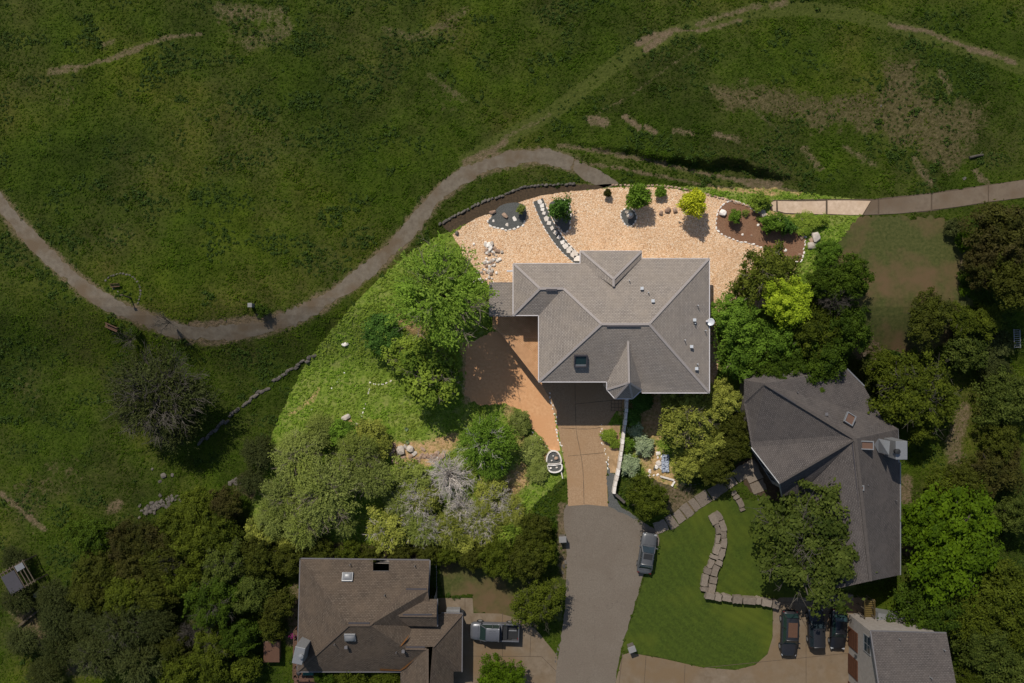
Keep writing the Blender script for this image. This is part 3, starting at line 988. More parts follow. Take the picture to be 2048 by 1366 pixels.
for a in ((1322, 426, .6, .45, .6, 'rock_brown', "leftmost small brown boulder of three on the pale gravel"), (1335, 421, .8, .6, .7, 'rock_brown', "middle brown boulder of three in a row on pale gravel"),
          (1350, 420, .7, .55, .7, 'rock_brown', "right brown boulder of the row beside the yellow bush"), (1445, 426, .9, .75, .8, 'rock_white', "white boulder on the left rim of the mulch bed"),
          (1527, 427, 1.0, .6, .5, 'rock_grey', "grey flat rock on the upper rim of the mulch bed"), (1603, 475, .55, .5, .5, 'rock_brown', "tan rock inside the right end of the mulch bed"),
          (1599, 511, .55, .5, .5, 'rock_brown', "tan rock at the lowest corner of the mulch bed"), (1555, 491, .6, .35, .35, 'rock_white', "broken white rock lying in the middle of the mulch"),
          (1571, 501, .4, .35, .3, 'rock_white', "small white rock low in the mulch bed"), (1516, 450, .3, .35, .25, 'rock_white', "tiny white rock in the centre of the mulch bed"),
          (1485, 469, .3, .3, .25, 'rock_white', "tiny white rock by the lower left mulch edging"), (1503, 471, .3, .3, .25, 'rock_brown', "small brown stone in the mulch near the lower edging"),
          (1631, 475, 1.0, 1.3, .9, 'rock_grey', "large upright grey rock on the grass right of the mulch bed"), (1625, 492, .9, 1.3, .7, 'rock_grey', "second grey rock touching the large one on the grass"),
          (1622, 482, .5, .8, .4, 'rock_brown', "small tan rock wedged beside the large grey rocks"),
          (985, 425, .9, .45, .6, 'rock_brown', "long brown rock in the slate bed by the wall"), (1010, 432, .5, .85, .6, 'rock_brown', "upright brown boulder in the middle of the slate bed"),
          (1029, 437, .7, .5, .15, 'rock_white', "flat white slab lying in the slate bed"), (1015, 449, .7, .45, .15, 'rock_white', "pale triangular slab low in the slate bed"),
          (987, 442, .35, .3, .25, 'rock_white', "small pale stone at the left rim of the slate bed"),
          (914, 466, .45, .5, .6, 'rock_dim', "dark rock at the left tip of the gravel yard"), (948, 488, .35, .3, .3, 'rock_white', "small pale rock on gravel near the big mesquite"),
          (690, 689, .9, .5, .4, 'rock_white', "pale flat rock near the field edge of the green slope"), (692, 835, 1.2, .7, .7, 'rock_grey', "long grey boulder half buried in the rough slope"),
          (713, 849, .4, .5, .35, 'rock_white', "white stone above the tan outcrop on the slope"), (708, 862, .9, .7, .3, 'rock_brown', "tan rock slab of the small outcrop on the slope"),
          (786, 902, .9, .5, .6, 'rock_brown', "left tan boulder of the large outcrop"), (802, 901, 1.3, 1.0, 1.0, 'rock_grey', "biggest grey boulder of the outcrop below the slope"),
          (821, 897, 1.0, .8, .9, 'rock_grey', "square grey boulder at the right of the biggest one"), (811, 893, .6, .4, .5, 'rock_grey', "small grey boulder tucked behind the outcrop boulders"),
          (829, 907, .7, .6, .4, 'rock_grey', "low grey rock at the right end of the outcrop"), (776, 893, .5, .5, .3, 'rock_brown', "small tan rock at the left end of the outcrop"),
          (789, 890, .6, .35, .35, 'rock_brown', "narrow tan rock above the left outcrop boulder"), (846, 898, .8, .4, .3, 'rock_brown', "flat tan rock on the bare ground right of the outcrop"),
          (876, 915, .4, .3, .25, 'rock_white', "small white stone on bare soil left of the round tree"),
          (1317, 926, .75, .65, .6, 'rock_white', "white boulder under the bumpy olive tree"), (1310, 936, .4, .6, .3, 'rock_dim', "dark rock beside the white boulder under the olive tree"),
          (1229, 868, .35, .35, .3, 'rock_white', "white stone beside the grass clump in the tan bed"),
          (345, 950, .5, .4, .3, 'rock_dim', "pale rock right of the field rock cluster"), (328, 951, .7, .7, .5, 'rock_dim', "biggest rock of the field cluster below the grey tree"),
          (320, 963, .5, .4, .3, 'rock_dim', "lowest rock of the field cluster below the grey tree"), (305, 938, .35, .3, .3, 'rock_dim', "small bluish rock at the left of the field cluster"),
          (1762, 212 + 0, .3, .2, .3, 'rock_dim', "small stone in the dry brown patch"), (1929, 357, .5, .4, .2, 'rock_dim', "flat pale stone near the path at the far right")):
    boulder(*a)

# rubble cascades: individual river stones and rock piles
cas = thing("stone_cascade", "dry creek of rounded tan and white stones at the corner of the gravel yard", "rock pile", G(980, 505), worldparts=True)
for i in range(85):
    t = rs.random()
    cx, cy = 976 + 10 * math.sin(t * 5) + (12 if t > .85 else 0) * (t - .5), 490 + t * 72
    x, y = cx + rs.gauss(0, 7 + 4 * t), cy + rs.gauss(0, 3)
    if y > 566:
        continue
    g = G(x, y)
    k = rs.uniform(.2, .42) * (1.7 if t < .12 else 1)
    link("stone", rs.choice(ROCKS[rs.choice(('rock_white', 'rock_brown', 'rock_grey'))]), cas, loc=(g.x, g.y, g.z - .02), rz=rs.random() * 3, scale=(k * 1.2, k, k))
for lab, pts, n, w, mt in (("rubble heap of brown stones at the edge of the left woods", [(290, 1022), (320, 1010), (360, 992)], 60, 8, 'rock_dim'),
                           ("small brown rubble heap beside the olive mesquite thicket", [(465, 965), (485, 962), (500, 968)], 24, 7, 'rock_dim'),
                           ("bed of small tan stones spilling below the large outcrop", [(775, 905), (800, 918), (850, 912), (890, 915)], 50, 7, 'rock_brown'),
                           ("scattering of little white stones under the pale bushes", [(1325, 905), (1322, 930), (1300, 950)], 16, 8, 'rock_white')):
    g0 = G(*pts[0])
    r_ = thing("rubble_pile", lab, "rock pile", g0, worldparts=True)
    for i in range(n):
        q = rs.choice(resample(pts, 3, False))
        g = G(q[0] + rs.gauss(0, w), q[1] + rs.gauss(0, w * .6))
        k = rs.uniform(.2, .55)
        link("stone", rs.choice(ROCKS[mt]), r_, loc=(g.x, g.y, g.z - .03), rz=rs.random() * 3, scale=(k * 1.3, k, k * .8))

# flagstone terrace walls on the neighbour's lawn
def flag_wall(name, label, pts, w, hgt, cols, mat='flag_dim', step=17, cat='wall'):
    pts = resample(smooth_line(pts, 6), 1.0, False)
    root = thing(name, label, cat, G(*pts[0]), worldparts=True)
    base = MB()
    n = len(pts)

    def off(i, u):
        i = max(0, min(n - 1, i))
        a = Vector(pts[max(i - 4, 0)])
        b_ = Vector(pts[min(i + 4, n - 1)])
        t = (b_ - a).normalized()
        return Vector(pts[i]) + Vector((-t.y, t.x)) * u
    ww = (lambda i: w if not isinstance(w, tuple) else w[0] + (w[1] - w[0]) * i / n)
    for c_ in range(cols):
        i = 0
        while i < n - 4:
            L_ = int(step * rs.uniform(.55, 1.45))
            j = min(n - 1, i + L_)
            W = ww(i)
            u0 = -W / 2 + W * c_ / cols + (rs.uniform(-2, 2) if c_ else rs.uniform(-2, 1.5)) + .7
            u1 = -W / 2 + W * (c_ + 1) / cols + (rs.uniform(-1.5, 2) if c_ == cols - 1 else 0) - .5
            poly = [off(i + 1, u0 + rs.uniform(-.8, .8)), off((i + j) // 2, u0 + rs.uniform(-1.2, .6)), off(j - 1, u0 + rs.uniform(-.8, .8)), off(j - 1, u1), off((i + j) // 2, u1 + rs.uniform(-.6, .8)), off(i + 1, u1)]
            jg = []
            for a_, b2_ in zip(poly, poly[1:] + poly[:1]):
                jg.append(a_ + Vector((rs.gauss(0, .5), rs.gauss(0, .5))))
                jg.append((a_ + b2_) / 2 + Vector((rs.gauss(0, .7), rs.gauss(0, .7))))
            pw = [G(*q) for q in jg]
            top = hgt * rs.uniform(.88, 1.08)
            MB().prism([(q.x, q.y) for q in pw], pw[0].z - .1, pw[0].z + top).build("flagstone", M[mat], root)
            i = j
    return root


flag_wall("terrace_wall", "broad tan flagstone terrace wall winding down through the neighbour's green lawn", [(1425, 1025), (1438, 1050), (1440, 1085), (1432, 1115), (1420, 1145), (1413, 1183)], (22, 30), .45, 2)
flag_wall("terrace_wall", "low flagstone retaining wall casting shade along the lower lawn", [(1408, 1186), (1440, 1191), (1480, 1196), (1520, 1199), (1556, 1206)], 14, .75, 1)
flag_wall("terrace_wall", "narrow row of flagstones between front walk and upper lawn", [(1464, 982), (1476, 1000), (1486, 1022)], 12, .25, 1, step=12)
flag_wall("terrace_wall", "grey stone ledge in the shade above the three dark cars", [(1620, 1192), (1660, 1191), (1705, 1192)], 12, .7, 1)
flag_wall("front_walk", "stepped tan slab walk climbing from the road to the neighbour's porch", [(1308, 1058), (1340, 1045), (1375, 1020), (1410, 995), (1450, 968), (1485, 945), (1515, 930)], 26, .08, 1, step=26, cat='walkway')
flag_wall("neighbour_porch", "tan slab landing beside the neighbour's front windows", [(1490, 925), (1508, 955), (1520, 985)], 30, .1, 1, step=30, cat='walkway')
EXCL.append([(1308, 1040), (1500, 920), (1525, 960), (1320, 1075)])

# pale retaining wall beside the driveway
rw = thing("retaining_wall", "pale limestone block wall between the driveway and the shaded shrubs", "wall", G(1247, 800), worldparts=True)
WL = [(1252, 790), (1250, 830), (1246, 860), (1241, 900), (1235, 940), (1229, 965), (1226, 985)]
pl = resample(smooth_line(WL, 5), 1, False)
i = 0
while i < len(pl) - 8:
    j = min(len(pl) - 1, i + int(rs.uniform(9, 15)))
    a, b_ = G(*pl[i]), G(*pl[j])
    dd_ = (b_ - a).normalized() * .02
    MB().bar(a + dd_ + Vector((0, 0, .45)), b_ - dd_ + Vector((0, 0, .45)), .33 * rs.uniform(.9, 1.15), .95).build("block", M['rock_white'], rw, bevel=.03)
    i = j
MB().bar(G(1228, 985) + Vector((0, 0, .35)), G(1248, 1003) + Vector((0, 0, .35)), .3, .7).build("block", M['rock_dim'], rw)
for a_, b_ in (((1322, 952), (1345, 958)), ((1345, 958), (1362, 962))):
    pass
t = thing("timber_edging", "pale timber rail lying under the olive tree by the road", "timber", G(1322, 953), worldparts=True)
MB().bar(G(1320, 952) + Vector((0, 0, .1)), G(1348, 960) + Vector((0, 0, .1)), .2, .2).build("rail", M['rock_white'], t)
MB().bar(G(1349, 962) + Vector((0, 0, .1)), G(1343, 972) + Vector((0, 0, .1)), .18, .18).build("rail", M['rock_white'], t)

# ---------------------------------------------------------------- houses
def roof_mesh(faces, mat, parent, name="roof", th=.16):
    vs, idx, fs = [], {}, []
    uvs = []
    for f in faces:
        ids = []
        for q in f:
            k = (round(q[0], 1), round(q[1], 1), round(q[2], 2))
            if k not in idx:
                idx[k] = len(vs)
                vs.append(P(*q))
            ids.append(idx[k])
        n = Vector((0, 0, 0))
        pts = [vs[i] for i in ids]
        for i in range(len(pts)):
            n += pts[i].cross(pts[(i + 1) % len(pts)])
        if n.z < 0:
            ids = ids[::-1]
            n = -n
        n.normalize()
        fs.append(ids)
        u = Vector((0, 0, 1)).cross(n)
        u = u.normalized() if u.length > .05 else Vector((1, 0, 0))
        v = n.cross(u)
        uvs += [(vs[i].dot(u), vs[i].dot(v)) for i in ids]
    me = bpy.data.meshes.new(name)
    me.from_pydata([tuple(v) for v in vs], [], fs)
    ul = me.uv_layers.new(name="UVMap")
    for i, w in enumerate(uvs):
        ul.data[i].uv = w
    me.materials.append(mat)
    o = link(name, me, parent)
    md = o.modifiers.new("thickness", 'SOLIDIFY')
    md.thickness = th
    md.offset = -1
    return o


def caps(edges, mat, roof, w=.26, name="ridge_cap"):
    for a, b_ in edges:
        A, B = P(*a), P(*b_)
        MB().bar(A + Vector((0, 0, .02)), B + Vector((0, 0, .02)), w, .07).build(name, mat, roof)


def gutters(edges, mat, parent, w=.09):
    for a, b_ in edges:
        MB().bar(P(*a) + Vector((0, 0, -.06)), P(*b_) + Vector((0, 0, -.06)), w, .13).build("gutter", mat, parent)


def offset_poly(poly, d_):
    n = len(poly)
    a = sum(poly[i][0] * poly[(i + 1) % n][1] - poly[(i + 1) % n][0] * poly[i][1] for i in range(n))
    s_ = 1 if a > 0 else -1
    out = []
    for i in range(n):
        p0, p1, p2 = Vector(poly[i - 1][:2]), Vector(poly[i][:2]), Vector(poly[(i + 1) % n][:2])
        d1, d2 = (p1 - p0).normalized(), (p2 - p1).normalized()
        n1, n2 = Vector((-d1.y, d1.x)) * s_, Vector((-d2.y, d2.x)) * s_
        bis = n1 + n2
        if bis.length < 1e-3:
            out.append(tuple(p1 + n1 * d_))
            continue
        bis.normalize()
        out.append(tuple(p1 + bis * d_ / max(.35, bis.dot(n1))))
    return out


def walls(poly, z_eave, z0, mat, parent, inset=.42, name="wall"):
    w = [P(x, y, z_eave) for x, y in poly]
    ip = offset_poly([(q.x, q.y) for q in w], inset)
    n = len(ip)
    for i in range(n):
        a, b_ = Vector(ip[i]), Vector(ip[(i + 1) % n])
        vs = [(a.x, a.y, z0), (b_.x, b_.y, z0), (b_.x, b_.y, z_eave), (a.x, a.y, z_eave)]
        MB().add(vs, [(0, 1, 2, 3)]).build(name, mat, parent)
    return ip


def window(parent, a, b_, t, w, z, hh, frame, glass, name="window", mull=True):
    """window on the wall from a to b (2D), centre at fraction t"""
    a, b_ = Vector(a), Vector(b_)
    d_ = (b_ - a).normalized()
    n_ = Vector((d_.y, -d_.x))
    c_ = a + (b_ - a) * t
    ang = math.atan2(d_.y, d_.x)
    q = c_ + n_ * .02
    f = MB()
    for s_ in (-1, 1):
        f.box((q.x + d_.x * s_ * w / 2, q.y + d_.y * s_ * w / 2, z + hh / 2), (.08, .12, hh + .08), ang)
        f.box((q.x, q.y, z + hh / 2 + s_ * hh / 2), (w - .08, .12, .08), ang)
    if mull:
        f.box((q.x, q.y, z + hh / 2), (.05, .07, hh - .08), ang)
        f.box((q.x + d_.x * w * .25, q.y + d_.y * w * .25, z + hh / 2), (w / 2 - .1, .06, .04), ang)
        f.box((q.x - d_.x * w * .25, q.y - d_.y * w * .25, z + hh / 2), (w / 2 - .1, .06, .04), ang)
    fo = f.build(name, frame, parent)
    MB().box((q.x, q.y, z + hh / 2), (w - .1, .03, hh - .1), ang).build("pane", glass, fo)
    return fo


def vent(parent, px, py, z, kind, mat):
    q = P(px, py, z)
    if kind == 'pipe':
        MB().tube([q - Vector((0, 0, .1)), q + Vector((0, 0, .45))], .05, 8).build("vent_pipe", mat, parent)
    elif kind == 'box':
        o = MB().box(q + Vector((0, 0, .12)), (.26, .26, .3)).build("roof_vent", mat, parent, bevel=.03)
        MB().box(q + Vector((0, 0, .29)), (.34, .32, .05)).build("cover", mat, o)


# --- main house
E_ = 3.1
EN = 3.32
H = thing("house", "large house with taupe hip roof and small octagonal turret on the pale gravel lot", "house", (6, 2, 0), worldparts=True)
Wr, R1, R2 = (1127, 577, 4.42), (1203, 648, 5.95), (1298, 648, 5.95)
A1 = (1080, 577, 4.42)
tur = (1256, 680, 5.2)
roof = roof_mesh([
    [(1027, 527, EN), (1167, 527, EN), R1, Wr, A1],
    [(1167, 527, EN), (1167, 517, E_), (1418, 517, E_), R2, R1],
    [(1418, 517, E_), (1418, 785, E_), R2],
    [R1, R2, (1418, 785, E_), (1268, 785, E_), (1256, 765, 3.45), (1210, 763, E_), (1078, 763, E_)],
    [(1078, 763, E_), (1078, 630, E_), Wr, R1],
    [(1078, 630, E_), (1027, 630, E_), A1, Wr],
    [(1027, 630, E_), (1027, 527, EN), A1]], M['roof_main'], H)
AP = (1227, 558, 4.62)
AP2 = (1227, 573, 4.62)
roof2 = roof_mesh([[(1162, 502, E_ + .05), (1283, 502, E_ + .05), AP], [(1162, 502, E_ + .05), AP, AP2, (1159, 520, E_ + .02), (1159, 527, E_ + .02)][:0] or [(1161, 502, E_ + .05), AP, AP2, (1161, 528, E_ + .0)],
                   [(1283, 502, E_ + .05), (1283, 517, E_ + .05), AP2, AP]], M['roof_main'], H, "roof")
T0, T1 = tur, (1258, 765, 5.25)
oc = [(1214, 764, 3.35), (1214, 779, 3.15), (1230, 797, 3.15), (1265, 797, 3.15), (1283, 780, 3.15), (1283, 764, 3.35)]
roof3 = roof_mesh([[T0, T1, oc[0]], [T1, oc[0], oc[1]], [T1, oc[1], oc[2]], [T1, oc[2], oc[3]], [T1, oc[3], oc[4]], [T1, oc[4], oc[5]], [T0, oc[5], T1]], M['roof_main'], H, "turret_roof", .1)
caps([(A1, Wr), (Wr, R1), (R1, R2), (R2, (1418, 517, E_)), (R2, (1418, 785, E_)), (R1, (1078, 763, E_)), (A1, (1027, 527, EN)), (A1, (1027, 630, E_))], M['cap_main'], roof)
caps([(AP, AP2), (AP, (1162, 502, E_ + .05)), (AP, (1283, 502, E_ + .05))], M['cap_main'], roof2)
caps([(T0, T1)] + [(T1, oc[i]) for i in (1, 2, 3, 4)], M['cap_main'], roof3, .22)
gutters([((1027, 527, EN), (1160, 527, EN)), ((1160, 502, E_), (1160, 527, E_)), ((1160, 502, E_), (1283, 502, E_)), ((1283, 502, E_), (1283, 516, E_)), ((1284, 517, E_), (1419, 517, E_)),
         ((1419, 517, E_), (1419, 786, E_)), ((1419, 786, E_), (1284, 786, E_)), ((1213, 764, E_), (1077, 764, E_)), ((1077, 764, E_), (1077, 631, E_)), ((1077, 631, E_), (1026, 631, E_)), ((1026, 631, E_), (1026, 527, E_))], M['white'], H)
gutters([(oc[i], oc[i + 1]) for i in range(5)], M['white'], H, .16)
MB().bar(P(1092, 580, 4.42), P(1114, 580, 4.42), .22, .16).build("ridge_vent", M['vent_dark'], roof)
MB().bar(P(1213, 652, 5.9), P(1281, 652, 5.9), .2, .18).build("ridge_vent", M['vent_dark'], roof)
fp = walls([(1027, 527), (1160, 527), (1160, 502), (1283, 502), (1283, 517), (1418, 517), (1418, 785), (1283, 785), (1283, 764), (1078, 764), (1078, 630), (1027, 630)], E_, LOW - .2, M['wall_main'], H)
n_ = len(fp)
walls(oc_ := [(1214, 758), (1214, 779), (1230, 797), (1265, 797), (1283, 780), (1283, 758)], 3.1, LOW - .2, M['wall_main'], H, .3)
# windows on the north side, garage door and windows on the south side
ccw = [(a, b_) for a, b_ in zip(fp, fp[1:] + fp[:1])]
for i_, (a, b_) in enumerate(ccw):
    L_ = (Vector(b_) - Vector(a)).length
    if L_ < 2.2 or i_ == 9:
        continue
    k = max(1, int(L_ / 3.4))
    for j in range(k):
        # walls run clockwise in world space, so flip for outward normals
        window(H, b_, a, (j + .5) / k, 1.4, .95, 1.3, M['white'], M['glass'])
a, b_ = Vector(fp[10]), Vector(fp[9])
q = a + (b_ - a) * .38
gd = MB().box((q.x, q.y - .03, LOW + 1.15), (4.8, .08, 2.3)).build("garage_door", M['white'], H)
for k in range(4):
    MB().box((q.x, q.y - .08, LOW + .3 + k * .57), (4.6, .04, .5)).build("panel", M['white'], gd)
# skylight
sl = MB()
c_ = P(1161, 721, 4.25)
tilt = Matrix.Rotation(math.atan(.42), 3, 'X')
for dx, dy, sx_, sy_ in ((-.66, 0, .12, 1.45), (.66, 0, .12, 1.45), (0, -.66, 1.2, .12), (0, .66, 1.2, .12)):
    sl.box(c_ + tilt @ Vector((dx, dy, .12)), (sx_, sy_, .3), mat=tilt)
so = sl.build("skylight", M['vent_dark'], H)
MB().box(c_ + tilt @ Vector((0, 0, .1)), (1.2, 1.2, .04), mat=tilt).build("pane", M['glass_teal'], so)
MB().box(c_ + tilt @ Vector((0, -.5, .16)), (1.2, .18, .04), mat=tilt).build("trim", M['metal'], so)
for px, py, z, k in ((1258, 561, 4.15, 'pipe'), (1283, 577, 4.5, 'box'), (1296, 585, 4.65, 'pipe'), (1305, 602, 5.0, 'box'), (1395, 611, 3.75, 'pipe'), (1388, 640, 3.9, 'box'), (1389, 647, 3.85, 'pipe'),
                     (1369, 680, 4.35, 'pipe'), (1382, 693, 4.05, 'box'), (1394, 728, 3.7, 'pipe'), (1392, 737, 3.75, 'box'), (1410, 661, 3.4, 'pipe')):
    vent(H, px, py, z, k, M['metal_bright'])
dish = MB()
q = P(1422, 644, 3.5)
R_ = Matrix.Rotation(-.5, 3, 'Y')
prof = [(r * .42 / 5, .10 * (r / 5) ** 2) for r in range(6)]
tmp = MB().lathe((0, 0, 0), prof + [(.40, .085)], 18)
dish.add([R_ @ Vector(v) + q for v in tmp.v], tmp.f)
do = dish.build("satellite_dish", M['metal_bright'], H, smooth=True)
MB().tube([q - Vector((.5, 0, .3)), q], .03, 6).build("mast", M['metal'], do)
MB().box(q + Vector((-.45, .1, .0)), (.22, .2, .2)).build("receiver", M['white'], do)

# low patio roof and deck on the left side of the house
pr = thing("patio_roof", "low flat shingled roof attached to the left end of the main house", "roof", P(990, 600, 2.3), worldparts=True)
roof_mesh([[(978, 566, 2.45), (1032, 566, 2.45), (1032, 631, 2.3), (978, 631, 2.3)]], M['roof_main'], pr)
gutters([((978, 565.5, 2.45), (1029, 565.5, 2.45)), ((978, 632, 2.3), (1032, 632, 2.3))], M['gutter_dim'], pr)
for x, y in ((982, 570), (982, 627)):
    q = P(x, y, 0)
    MB().box((q.x, q.y, .9), (.16, .16, 2.6)).build("post", M['oldwood'], pr)
dk = thing("deck", "orange brown wooden deck of diagonal planks in the corner of the house", "deck", P(1040, 690, 0), worldparts=True)
dp = [P(x, y, -.02) for x, y in ((985, 628), (1084, 628), (1084, 770), (1078, 764), (1003, 668), (985, 655))]
dp2 = [(q.x, q.y) for q in dp]
# diagonal planks clipped to the deck outline
ang = math.radians(52)
ux, uy = math.cos(ang), math.sin(ang)
bm = bmesh.new()
vs = [bm.verts.new((x, y, -.02)) for x, y in dp2]
bm.faces.new(vs)
bmesh.ops.triangulate(bm, faces=bm.faces[:])
base_me = bpy.data.meshes.new("t")
bm.to_mesh(base_me)
bm.free()
proj = [-uy * x + ux * y for x, y in dp2]
v0, v1 = min(proj), max(proj)
allp = bmesh.new()
k = v0
while k < v1:
    b2 = bmesh.new()
    b2.from_mesh(base_me)
    for lim, sg in ((k + .012, -1), (k + .135, 1)):
        bmesh.ops.bisect_plane(b2, geom=b2.verts[:] + b2.edges[:] + b2.faces[:], plane_co=(-uy * lim, ux * lim, 0), plane_no=(-uy * sg, ux * sg, 0), clear_outer=True)
    if b2.faces:
        ext = bmesh.ops.extrude_face_region(b2, geom=b2.faces[:])
        dzz = rs.uniform(-.006, .006)
        for v in b2.verts:
            v.co.z += dzz
        for v in [g for g in ext['geom'] if isinstance(g, bmesh.types.BMVert)]:
            v.co.z -= .05
        mm = bpy.data.meshes.new("t2")
        b2.to_mesh(mm)
        allp.from_mesh(mm)
        bpy.data.meshes.remove(mm)
    b2.free()
    k += .147
me = bpy.data.meshes.new("planks")
bmesh.ops.recalc_face_normals(allp, faces=allp.faces[:])
allp.to_mesh(me)
allp.free()
me.materials.append(M['deck'])
tag(link("planks", me, dk), kind='stuff')
fr = MB()
for i in range(3, 5):
    fr.bar(dp[i] + Vector((0, 0, -.15)), dp[(i + 1) % 6] + Vector((0, 0, -.15)), .08, .26)
fr.build("rim_joist", M['deck'], dk)
for x, y in ((1003, 672), (1030, 702), (1055, 734), (1076, 758)):
    q = P(x, y, 0)
    MB().box((q.x + .1, q.y + .1, -1.5), (.14, .14, 2.8)).build("post", M['oldwood'], dk)
wd = thing("window_well", "short white box jutting from the left wall of the main house", "utility box", P(1022, 542, 1), worldparts=True)
MB().box(P(1020, 542, 2.2), (.75, .2, .2)).build("body", M['white'], wd, bevel=.02)
MB().box(P(1014, 542, 2.12), (.08, .14, .3)).build("bracket", M['metal'], wd)

# birdbath in the oval bed
q = G(1258, 432)
bb = thing("fountain", "small stone fountain with stacked bowls in the oval bed", "fountain", q, worldparts=True)
MB().lathe(q, [(.32, 0), (.28, .12), (.14, .2), (.12, .5), (.36, .62), (.42, .70), (.30, .73), (.05, .74)], 14).build("basin", M['rock_grey'], bb, smooth=True)
MB().lathe(q + Vector((0, 0, .66)), [(.08, 0), (.08, .25), (.2, .33), (.22, .38), (.05, .38)], 12).build("upper_bowl", M['rock_white'], bb, smooth=True)
link("stone", BOULD['rock_grey'][1], bb, loc=(q.x - .25, q.y + .4, q.z), scale=(.5, .4, .5))

# planter by the drive with white rim
q = G(1110, 922)
pt = thing("planter", "raised dark planter with white rim beside the driveway", "planter", q, worldparts=True)
up_ = smooth_line([(1093, 918), (1096, 907), (1104, 901), (1114, 903), (1120, 912), (1121, 924), (1108, 927), (1095, 926)], 4, True)
lo_ = smooth_line([(1095, 929), (1108, 929), (1122, 927), (1122, 938), (1112, 943), (1101, 942), (1096, 936)], 4, True)
for nm, pl_ in (("upper_bed", up_), ("lower_bed", lo_)):
    w = [G(*p_) for p_ in pl_]
    bed = MB().prism([(v.x, v.y) for v in w], q.z - .1, q.z + .38).build(nm, M['darkgravel'], pt)
    r_ = MB()
    for i in range(len(w)):
        r_.bar(w[i] + Vector((0, 0, .25)), w[(i + 1) % len(w)] + Vector((0, 0, .25)), .15, .52)
    r_.build("rim", M['rock_white'], bed)
for i, (x, y, k, mt) in enumerate(((1112, 915, .5, 'rock_brown'), (1103, 920, .25, 'rock_white'), (1106, 911, .2, 'rock_white'), (1115, 907, .25, 'rock_brown'), (1101, 935, .3, 'rock_white'), (1113, 934, .3, 'rock_white'))):
    g = G(x, y)
    link("stone", ROCKS[mt][i % 4], pt, loc=(g.x, g.y, g.z + .36), scale=(k, k * .8, k))
MB().bar(G(1122, 942) + Vector((0, 0, .15)), G(1125, 956) + Vector((0, 0, .15)), .12, .3).build("side_rim", M['rock_white'], pt)

# --- brown-roofed house, lower left
H2 = thing("house", "brown shingled house with two pale skylights below the mesquite thicket", "house", (-16, -31, LOW), worldparts=True)
rm = lambda f, n="roof": roof_mesh(f, M['roof_sw'], H2, n)
r1 = rm([[(601, 1118, 0), (746, 1119.5, 0), (746, 1142, .53), (778, 1142, .53), (778, 1120, 0), (859, 1121, 0), (856, 1181, 1.45), (811, 1181, 1.45), (740, 1250, 3.1), (697, 1250, 3.1)],
         [(601, 1118, 0), (697, 1250, 3.1), (594, 1343, 0)],
         [(594, 1343, 0), (697, 1250, 3.1), (740, 1250, 3.1), (811, 1297, 1.75), (853, 1298, 1.75), (801, 1343, 0)],
         [(740, 1250, 3.1), (811, 1181, 1.45), (856, 1181, 1.45), (862, 1250, .9), (825, 1252, .6), (811, 1297, 1.75)]])
r2 = rm([[(825, 1252, .6), (883, 1226, -.25), (924, 1228, -.25), (866, 1293, 1.75), (811, 1297, 1.75)], [(924, 1228, -.25), (923, 1343, -.25), (866, 1293, 1.75)],
         [(923, 1343, -.25), (907, 1343, -.1), (907, 1420, -.1), (855, 1420, 1.75), (866, 1293, 1.75)], [(853, 1297, 1.75), (855, 1420, 1.75), (801, 1420, 0), (801, 1343, 0)]])
r3 = rm([[(822, 1198, 1.1), (874, 1198, 1.1), (873, 1232, 2.0), (790, 1231, 2.0)], [(790, 1231, 2.0), (873, 1232, 2.0), (874, 1253, 1.3), (816, 1252, 1.3)]])
caps([((811, 1181, 1.45), (856, 1181, 1.45)), ((697, 1250, 3.1), (740, 1250, 3.1)), ((740, 1250, 3.1), (811, 1181, 1.45)), ((697, 1250, 3.1), (594, 1343, 0))], M['cap_sw'], r1, .26)
caps([((811, 1297, 1.75), (853, 1298, 1.75)), ((924, 1228, -.25), (866, 1293, 1.75)), ((855, 1298, 1.75), (855, 1420, 1.75))], M['cap_sw'], r2, .26)
caps([((798, 1231, 2.0), (873, 1232, 2.0))], M['cap_sw'], r3, .26)
for a, b_, z in (((697, 1246), (739, 1246), 3.12), ((812, 1178), (853, 1178), 1.45), ((806, 1229), (864, 1229), 2.02), ((812, 1294), (850, 1294), 1.75)):
    MB().bar(P(*a, z), P(*b_, z), .14, .12).build("ridge_vent", M['vent_dark'], r1)
gutters([((600, 1117, 0), (594, 1344, 0)), ((601, 1117, 0), (859, 1120, 0)), ((746, 1143, .53), (778, 1143, .53)), ((860, 1121, 0), (857, 1196, 1.1)), ((875, 1198, 1.1), (875, 1253, 1.3)), ((925, 1227, -.25), (924, 1344, -.25)),
         ((883, 1226, -.25), (925, 1227, -.25)), ((594, 1344, 0), (801, 1344, 0))], M['gutter_dim'], H2, .11)
walls([(601, 1118), (859, 1121), (857, 1190), (857, 1240), (883, 1240), (883, 1228), (924, 1228), (923, 1343), (907, 1343), (907, 1420), (801, 1420), (801, 1343), (594, 1343)], -.25, LOW - .2, M['wall_dim'], H2)
A, B, C, D = P(873.5, 1199, 1.0), P(873.5, 1232, 1.9), P(873.5, 1252.5, 1.2), P(873.5, 1225, LOW)
off_ = Vector((-.35, 0, 0))
MB().add([tuple(A + off_), tuple(B + off_), tuple(C + off_), (C.x - .35, C.y, LOW), (A.x - .35, A.y, LOW)], [(0, 1, 2, 3, 4)]).build("gable_wall", M['wall_dim'], H2)
